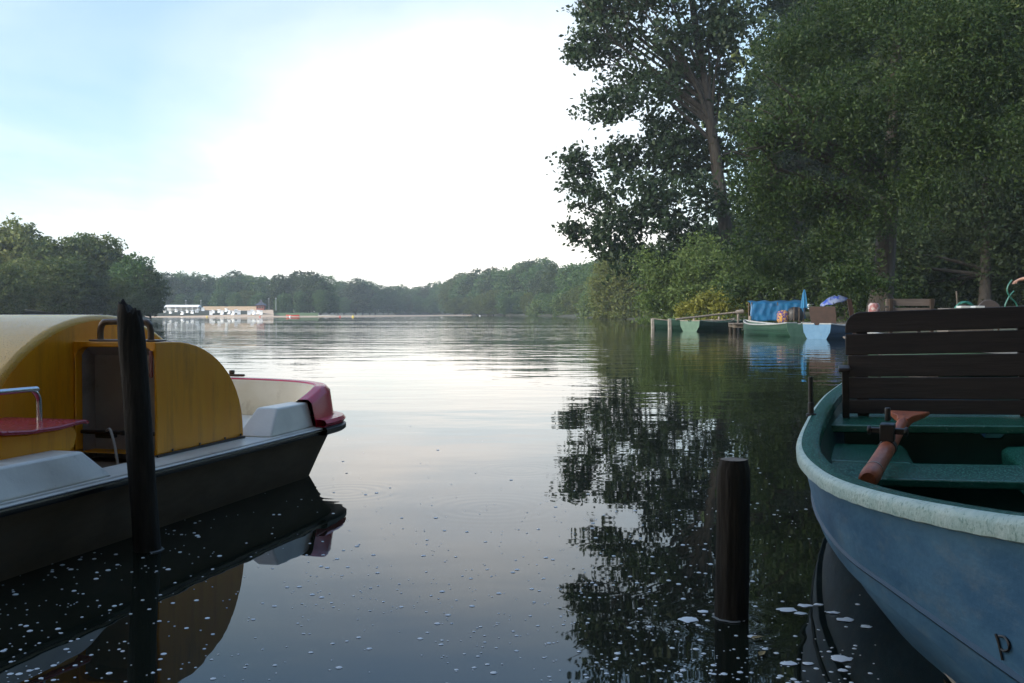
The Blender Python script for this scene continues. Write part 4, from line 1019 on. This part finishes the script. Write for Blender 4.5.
for px, yt, d, k, lb in [(522, 262, 420, 'd', 'thin topped tree rising above the right shore wood, left of two'), (542, 258, 400, 'd', 'tallest thin topped tree standing above the right shore wood'), (640, 246, 200, 'a', 'green tree filling the gap behind the yellowish willow'), (665, 240, 165, 'b', 'dark tree behind the soft green willow'), (700, 225, 140, 'b', 'dark tree behind the trunk of the leaning tall tree'), (740, 230, 125, 'a', 'green tree behind the boat hire bank'), (800, 200, 125, 'b', 'shadowed tree deep behind the dense right canopy'), (870, 180, 100, 'b', 'shadowed tree deep in the right wood above the bench'), (950, 160, 95, 'b', 'shadowed tree deep in the right wood above the hose coil'), (1040, 150, 90, 'b', 'shadowed tree at the right edge behind the person'), (890, -45, 115, 'c', 'very tall tree far behind the dense right canopy'), (915, -70, 110, 'b', 'very tall dark tree behind the top of the right canopy'), (985, -90, 100, 'c', 'tall tree closing the canopy at upper right'), (1050, -80, 95, 'b', 'tall tree beyond the upper right corner')]:
    plant(k, px, yt, d, lb, 'trees behind the right bank', 1.0, .8)
# trees beside and behind the viewer: they shade the jetty and boats; the two left ones, unseen, are added to block the sun
for i, (x, y, h, k, wf, lb) in enumerate([(25, 19, 20, 'b', .9, 'tall shade tree on the bank right of the jetty'), (15, 3, 19, 'c', .95, 'shade tree beside the boat hire landing'), (9.5, -8, 18, 'b', 1.0, 'shade tree behind the landing'), 
                                         (1, -11, 19, 'b', 1.1, 'shade tree on the bank behind the viewer'), (-8, -9, 18, 'c', 1.0, 'added unseen shade tree on the bank farther left behind the viewer'),
 (-14.5, -3, 17, 'a', .95, 'added unseen shade tree on the bank left of the pedal boat')]):
    o = dup(protos[k], (x, y, .8), i * 1.3, lb, (h * wf, h * wf, h)); o['group'] = 'shade trees by the landing'

# ------------------------------------------------------------------ beach on the far shore
sand = mat('beach_sand', (.46, .33, .22), .9, col2=(.54, .40, .28), nscale=.4)
def poly_sheet(name, rows, m):
    mb = MB(); mb.loft(rows); return tag(mb.build(name, m), kind='structure')
row = lambda pts, d, z: [Vector((D(px, 316, d).x, d + dd, z)) for px, dd in pts]
xs = [(146, -2), (175, 0), (200, 1), (230, 1), (255, 2), (270, 4)]
poly_sheet('beach', [row(xs, 252, -.15), row(xs, 257, .25), row(xs, 268, .9), row(xs, 284, 1.7), row(xs, 300, 2.0)], sand)
bar = [(268, 0), (290, 5), (320, 14), (360, 34), (400, 75), (440, 125), (472, 165)]
poly_sheet('sand_spit', [[Vector((D(px, 316, 258 + dd).x, 258 + dd - w, z)) for px, dd in bar] for w, z in ((8, -.1), (6, .10), (0, .28), (-5, .25), (-9, -.1))], sand)
grass = mat('bank_grass', (.055, .10, .025), .9, col2=(.085, .13, .035), nscale=.5)
poly_sheet('grass_bank', [[Vector((D(px, 316, d).x, d, z)) for px in (266, 280, 300, 318)] for d, z in ((266, -.1), (272, .45), (290, 1.1))], grass)
wht = mat('white_canvas', (.75, .76, .76), .6, col2=(.68, .7, .72), nscale=.5)
bt = thing('white_marquee', 'long white marquee on the sandy beach across the lake', 'marquee', D(183, 312, 283)); bt.location.z = 1.5; bt.scale = (.78, .6, .52)
mb = MB(); mb.prism([(-2.6, 2.3), (2.6, 2.3), (0, 3.5)], -6.2, 6.2, 0); mb.build('roof', wht, bt)
mb = MB()
for x in range(-6, 7, 2): mb.tube([(x, -2.4, 0), (x, -2.4, 2.3)], .12, 6); mb.tube([(x, 2.4, 0), (x, 2.4, 2.3)], .12, 6)
mb.build('post', wht, bt)
mb = MB(); mb.box((-6, .6, 0), (6, .7, 2.29)); mb.build('back_wall', mat('grey_canvas', (.66, .69, .74), .7), bt)
pg = thing('pagoda', 'small pavilion with dark tiered roof at the right end of the beach', 'pavilion', D(261, 312, 292)); pg.location.z = 1.9; pg.scale = (.56, .56, .54)
rf = mat('slate_roof', (.05, .055, .075), .6); rw = mat('red_brown_wall', (.22, .075, .06), .7)
mb = MB(); mb.loft([[(r * math.cos(R(45 + 90 * k)), r * math.sin(R(45 + 90 * k)), z) for k in range(4)] for r, z in ((4.2, 2.5), (2.6, 3.3), (1.0, 4.2), (.9, 4.7), (.15, 5.6))], closed=True, cap=True); mb.build('roof', rf, pg, smooth=0)
mb = MB(); mb.box((-2.0, -2.0, 0), (2.0, 2.0, 2.49)); mb.build('wall', rw, pg)
mb = MB()
for x in (-1.2, 0, 1.2): mb.box((x - .4, -2.06, .9), (x + .4, -2.003, 2.0))
mb.build('window', mat('dark_glass', (.03, .03, .04), .15), pg)
# hooded beach chairs
def beach_chair():
    mb = MB(); mb.box((-.65, -.55, 0), (.65, .45, .45)); mb.box((-.65, .0, .45), (.65, .45, 1.05))
    mb.loft([[(-.68, y, z), (.68, y, z), (.68, y + .06, z + .02), (-.68, y + .06, z + .02)] for y, z in ((.45, .45), (.5, 1.2), (.35, 1.65), (-.05, 1.78), (-.45, 1.6))], closed=True, cap=True)
    return mb.build('beach_chair', wht)
bc = None; random.seed(4)
cp = [(164, 360, 'hooded'), (170, 357, ''), (176, 362, ''), (182, 356, ''), (187, 360, ''), (192, 358, ''), (197, 361, ''), (203, 368, ''), (211, 357, ''), (213, 360, ''), (219, 362, ''), (222, 358, ''), (226, 366, ''), (229, 359, ''), (233, 357, ''), (236, 362, ''), (239, 358, ''), (249, 357, ''), (252, 361, ''), (254, 358, ''), (258, 360, ''), (261, 358, '')]
for px, d, _ in cp:
    d = 258 + (d - 355) * 1.5; x = D(px, 316, d).x; z = .28 + (d - 257) / 11 * .62
    if bc is None: bc = beach_chair(); o = bc
    else: o = bc.copy(); C.objects.link(o)
    o.location = (x, d, z - .05); o.rotation_euler = (0, 0, random.uniform(-.5, .5)); o.scale = (.62, .62, .62); tag(o, 'small white hooded beach chair on the sand across the lake', 'beach chair', 'white beach chairs on the far sand')
lm = mat('grey_lamp_metal', (.35, .37, .40), .5); lp = None
for px, d, yt, lb in [(163, 296, 299, 'pale lamp post at the left end of the far beach'), (186, 296, 301, 'pale lamp post above the white marquee'), (201, 296, 301, 'pale lamp post at the right end of the marquee'), (269, 395, 299, 'pale lamp post just right of the pavilion'), (276, 296, 299, 'pale lamp post on the grass bank right of the pavilion')]:
    b = D(px, 312, d); h = D(px, yt, d).z - 1.8; t = thing('lamp_post', lb, 'lamp post', (b.x, d, 1.8), 0, 'lamp posts by the far beach')
    mb = MB(); mb.tube([(0, 0, 0), (0, 0, h)], [.09, .06], 6); mb.build('pole', lm, t)
    mb = MB(); mb.loft([[(r * math.cos(a), r * math.sin(a), z) for a in [2 * PI * k / 8 for k in range(8)]] for r, z in ((.10, h), (.2, h + .1), (.18, h + .25), (.05, h + .3))], closed=True, cap=True); mb.build('lamp_head', lm, t)
# sand coloured fence along the top of the beach
wf_ = mat('pale_fence_wood', (.42, .33, .24), .8, col2=(.34, .27, .2), nscale=2)
a = D(203, 312, 299); b = D(257, 312, 297); mb = MB(); n = 40
for i in range(n):
    p = a.lerp(b, i / n); q = a.lerp(b, (i + .9) / n); mb.add([(p.x, p.y, 1.85), (q.x, q.y, 1.85), (q.x, q.y, 3.0), (p.x, p.y, 3.0), (p.x, p.y + .1, 1.85), (q.x, q.y + .1, 1.85), (q.x, q.y + .1, 3.0), (p.x, p.y + .1, 3.0)], [(0, 1, 2, 3), (4, 7, 6, 5), (3, 2, 6, 7), (0, 3, 7, 4), (1, 5, 6, 2)])
tag(mb.build('board_fence', wf_), 'long sand coloured board fence along the top of the far beach', 'fence')
# buoys and a little red boat
bu = None; bm_r = mat('red_buoy', (.5, .06, .04), .5); bm_y = mat('yellow_buoy', (.7, .5, .06), .5); bm_w = mat('white_buoy', (.75, .75, .75), .5)
for px, d, m_, r, lb in [(207, 246, bm_y, .45, 'yellow buoy off the far beach, leftmost of the yellow ones'), (290, 246, bm_w, .5, 'white buoy right of the far beach'), (340, 246, bm_r, .5, 'red buoy off the sand spit'), (353, 246, bm_y, .6, 'yellow buoy off the sand spit'), (480, 330, bm_w, .4, 'white buoy near the right shore wood'), (260, 246, bm_r, .4, 'red buoy below the pavilion')]:
    t = thing('buoy', lb, 'buoy', (D(px, 316, d).x, d, 0), 0, 'buoys on the lake')
    mb = MB(); mb.loft([[(r * k * math.cos(a), r * k * math.sin(a), z * r) for a in [2 * PI * q / 12 for q in range(12)]] for k, z in ((.4, -.6), (.9, -.3), (1, 0), (.85, .5), (.35, .95), (.12, 1.5), (.1, 1.9))], closed=True, cap=True); t.scale = (.55, .55, .55); mb.build('float', m_, t)
t = thing('red_boat', 'tiny red boat drawn up beside the grass bank', 'boat', (D(293, 316, 262).x, 262, 0)); t.scale = (.6, .6, .6)
mb = MB(); mb.loft([[(x, -w, .75 + .2 * abs(x) / 3), (x, -w * .7, -.1), (x, w * .7, -.1), (x, w, .75 + .2 * abs(x) / 3)] for x, w in ((-3, .1), (-2, .7), (0, 1), (2, .8), (2.8, .5))], cap=True); mb.build('hull', bm_r, t)

# ------------------------------------------------------------------ air
HAZE = True
if HAZE:
    mb = MB(); mb.box((-600, -160, -4), (460, 930, 34))
    hm = bpy.data.materials.new('haze_air'); hm.use_nodes = True; nt = hm.node_tree
    for n in list(nt.nodes):
        if n.type != 'OUTPUT_MATERIAL': nt.nodes.remove(n)
    v = nt.nodes.new('ShaderNodeVolumePrincipled'); v.inputs['Color'].default_value = (.78, .90, 1, 1); v.inputs['Density'].default_value = .00033; v.inputs['Anisotropy'].default_value = .0
    nt.links.new(v.outputs[0], nt.nodes['Material Output'].inputs['Volume'])
    tag(mb.build('haze', hm, smooth=0), kind='stuff')

# ------------------------------------------------------------------ light
SUN_EL, SUN_AZ = 24., -122.          # degrees; azimuth clockwise from +Y
w = bpy.data.worlds.new('World'); scene.world = w; w.use_nodes = True
nt = w.node_tree; N = nt.nodes; L = nt.links; bg = N['Background']
sky = N.new('ShaderNodeTexSky'); sky.sky_type = 'NISHITA'; sky.sun_disc = False; sky.sun_elevation = R(SUN_EL); sky.sun_rotation = R(SUN_AZ); sky.air_density = 1.0; sky.dust_density = .6; sky.ozone_density = 2.5
tc = N.new('ShaderNodeTexCoord'); sp = N.new('ShaderNodeSeparateXYZ'); L.new(tc.outputs['Generated'], sp.inputs[0])
def mth(op, a, b=None, c=False):
    x = N.new('ShaderNodeMath'); x.operation = op; x.use_clamp = c
    for i, q in enumerate((a, b)):
        if q is None: continue
        if isinstance(q, (int, float)): x.inputs[i].default_value = q
        else: L.new(q, x.inputs[i])
    return x.outputs[0]
zz = mth('ADD', mth('MAXIMUM', sp.outputs['Z'], 0.0), .12)
cx = mth('DIVIDE', sp.outputs['X'], zz); cy = mth('DIVIDE', sp.outputs['Y'], zz)
cb = N.new('ShaderNodeCombineXYZ'); L.new(cx, cb.inputs[0]); L.new(cy, cb.inputs[1])
nz = N.new('ShaderNodeTexNoise'); nz.inputs['Scale'].default_value = .55; nz.inputs['Detail'].default_value = 7; nz.inputs['Roughness'].default_value = .55; nz.inputs['Distortion'].default_value = .4
L.new(cb.outputs[0], nz.inputs['Vector'])
cov = N.new('ShaderNodeMapRange'); cov.inputs['From Min'].default_value = .36; cov.inputs['From Max'].default_value = .66; cov.inputs['To Min'].default_value = .30; cov.inputs['To Max'].default_value = .95
L.new(nz.outputs['Fac'], cov.inputs['Value'])
# cloud veil: bright and slightly warm low ahead over the lake, blue grey elsewhere
sdir = Vector((math.sin(R(SUN_AZ)) * math.cos(R(SUN_EL)), math.cos(R(SUN_AZ)) * math.cos(R(SUN_EL)), math.sin(R(SUN_EL))))
dt = N.new('ShaderNodeVectorMath'); dt.operation = 'DOT_PRODUCT'; L.new(tc.outputs['Generated'], dt.inputs[0]); dt.inputs[1].default_value = Vector((-.06, 1, .09)).normalized()
gl_ = N.new('ShaderNodeMapRange'); gl_.inputs['From Min'].default_value = .945; gl_.inputs['From Max'].default_value = 1.0; L.new(dt.outputs['Value'], gl_.inputs['Value'])
cm = N.new('ShaderNodeMix'); cm.data_type = 'RGBA'; cm.inputs['A'].default_value = (4.5, 5.6, 5.95, 1); cm.inputs['B'].default_value = (10.5, 9.6, 8.7, 1)
hz_ = N.new('ShaderNodeMapRange'); hz_.interpolation_type = 'SMOOTHSTEP'; hz_.inputs['From Min'].default_value = .24; hz_.inputs['From Max'].default_value = .02; L.new(sp.outputs['Z'], hz_.inputs['Value'])
mp2 = N.new('ShaderNodeMapping'); mp2.inputs['Scale'].default_value = (1, 1, 4.5); L.new(tc.outputs['Generated'], mp2.inputs['Vector'])
n2 = N.new('ShaderNodeTexNoise'); n2.inputs['Scale'].default_value = 2.6; n2.inputs['Detail'].default_value = 8; n2.inputs['Roughness'].default_value = .6; n2.inputs['Distortion'].default_value = .5; L.new(mp2.outputs[0], n2.inputs['Vector'])
r2 = N.new('ShaderNodeMapRange'); r2.inputs['From Min'].default_value = .36; r2.inputs['From Max'].default_value = .60; r2.inputs['To Min'].default_value = 0; r2.inputs['To Max'].default_value = .42; L.new(n2.outputs['Fac'], r2.inputs['Value'])
L.new(mth('MAXIMUM', mth('POWER', gl_.outputs[0], 1.3), mth('MULTIPLY', hz_.outputs[0], r2.outputs[0])), cm.inputs['Factor'])
# unseen bright cloud glow behind the viewer, added to light the fronts of things
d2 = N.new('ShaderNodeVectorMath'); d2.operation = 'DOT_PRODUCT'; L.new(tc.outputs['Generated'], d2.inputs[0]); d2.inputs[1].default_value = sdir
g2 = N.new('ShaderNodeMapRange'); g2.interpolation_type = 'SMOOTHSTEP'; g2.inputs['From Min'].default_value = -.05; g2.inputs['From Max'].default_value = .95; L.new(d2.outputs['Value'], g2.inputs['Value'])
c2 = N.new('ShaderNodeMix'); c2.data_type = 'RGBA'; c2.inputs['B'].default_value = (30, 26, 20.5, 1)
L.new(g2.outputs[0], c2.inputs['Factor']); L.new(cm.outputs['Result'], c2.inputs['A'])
mx = N.new('ShaderNodeMix'); mx.data_type = 'RGBA'
hi = N.new('ShaderNodeMapRange'); hi.interpolation_type = 'SMOOTHSTEP'; hi.inputs['From Min'].default_value = .20; hi.inputs['From Max'].default_value = .44; hi.inputs['To Min'].default_value = 1; hi.inputs['To Max'].default_value = .15
L.new(sp.outputs['Z'], hi.inputs['Value'])
lo_ = N.new('ShaderNodeMapRange'); lo_.inputs['From Min'].default_value = .0; lo_.inputs['From Max'].default_value = .20; lo_.inputs['To Min'].default_value = .35; lo_.inputs['To Max'].default_value = .0
L.new(sp.outputs['Z'], lo_.inputs['Value'])
L.new(mth('MULTIPLY', mth('ADD', cov.outputs[0], lo_.outputs[0], True), hi.outputs[0]), mx.inputs['Factor']); sk2 = N.new('ShaderNodeVectorMath'); sk2.operation = 'MULTIPLY'; sk2.inputs[1].default_value = (1.2, 1.36, 1.38); L.new(sky.outputs[0], sk2.inputs[0])
up_ = N.new('ShaderNodeMapRange'); up_.interpolation_type = 'SMOOTHSTEP'; up_.inputs['From Min'].default_value = .27; up_.inputs['From Max'].default_value = .42; up_.inputs['To Min'].default_value = 1; up_.inputs['To Max'].default_value = 1.6; L.new(sp.outputs['Z'], up_.inputs['Value'])
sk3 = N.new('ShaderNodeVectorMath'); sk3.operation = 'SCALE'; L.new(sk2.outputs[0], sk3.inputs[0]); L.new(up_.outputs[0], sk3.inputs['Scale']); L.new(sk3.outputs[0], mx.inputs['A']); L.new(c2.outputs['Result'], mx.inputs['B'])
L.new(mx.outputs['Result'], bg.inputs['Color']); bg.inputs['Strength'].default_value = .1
sd = bpy.data.lights.new('sun', 'SUN'); sd.energy = 2.4; sd.angle = R(22); sd.color = (1, .90, .74)
so = bpy.data.objects.new('sun', sd); C.objects.link(so); so.rotation_euler = (-sdir).to_track_quat('-Z', 'Y').to_euler()

scene.view_settings.view_transform = 'Standard'; scene.view_settings.look = 'None'; scene.view_settings.exposure = .88; scene.view_settings.gamma = 1
scene.render.engine = 'CYCLES'
cy_ = scene.cycles; cy_.max_bounces = 6; cy_.transparent_max_bounces = 8; cy_.volume_bounces = 0; cy_.use_denoising = True; cy_.diffuse_bounces = 3; cy_.glossy_bounces = 3
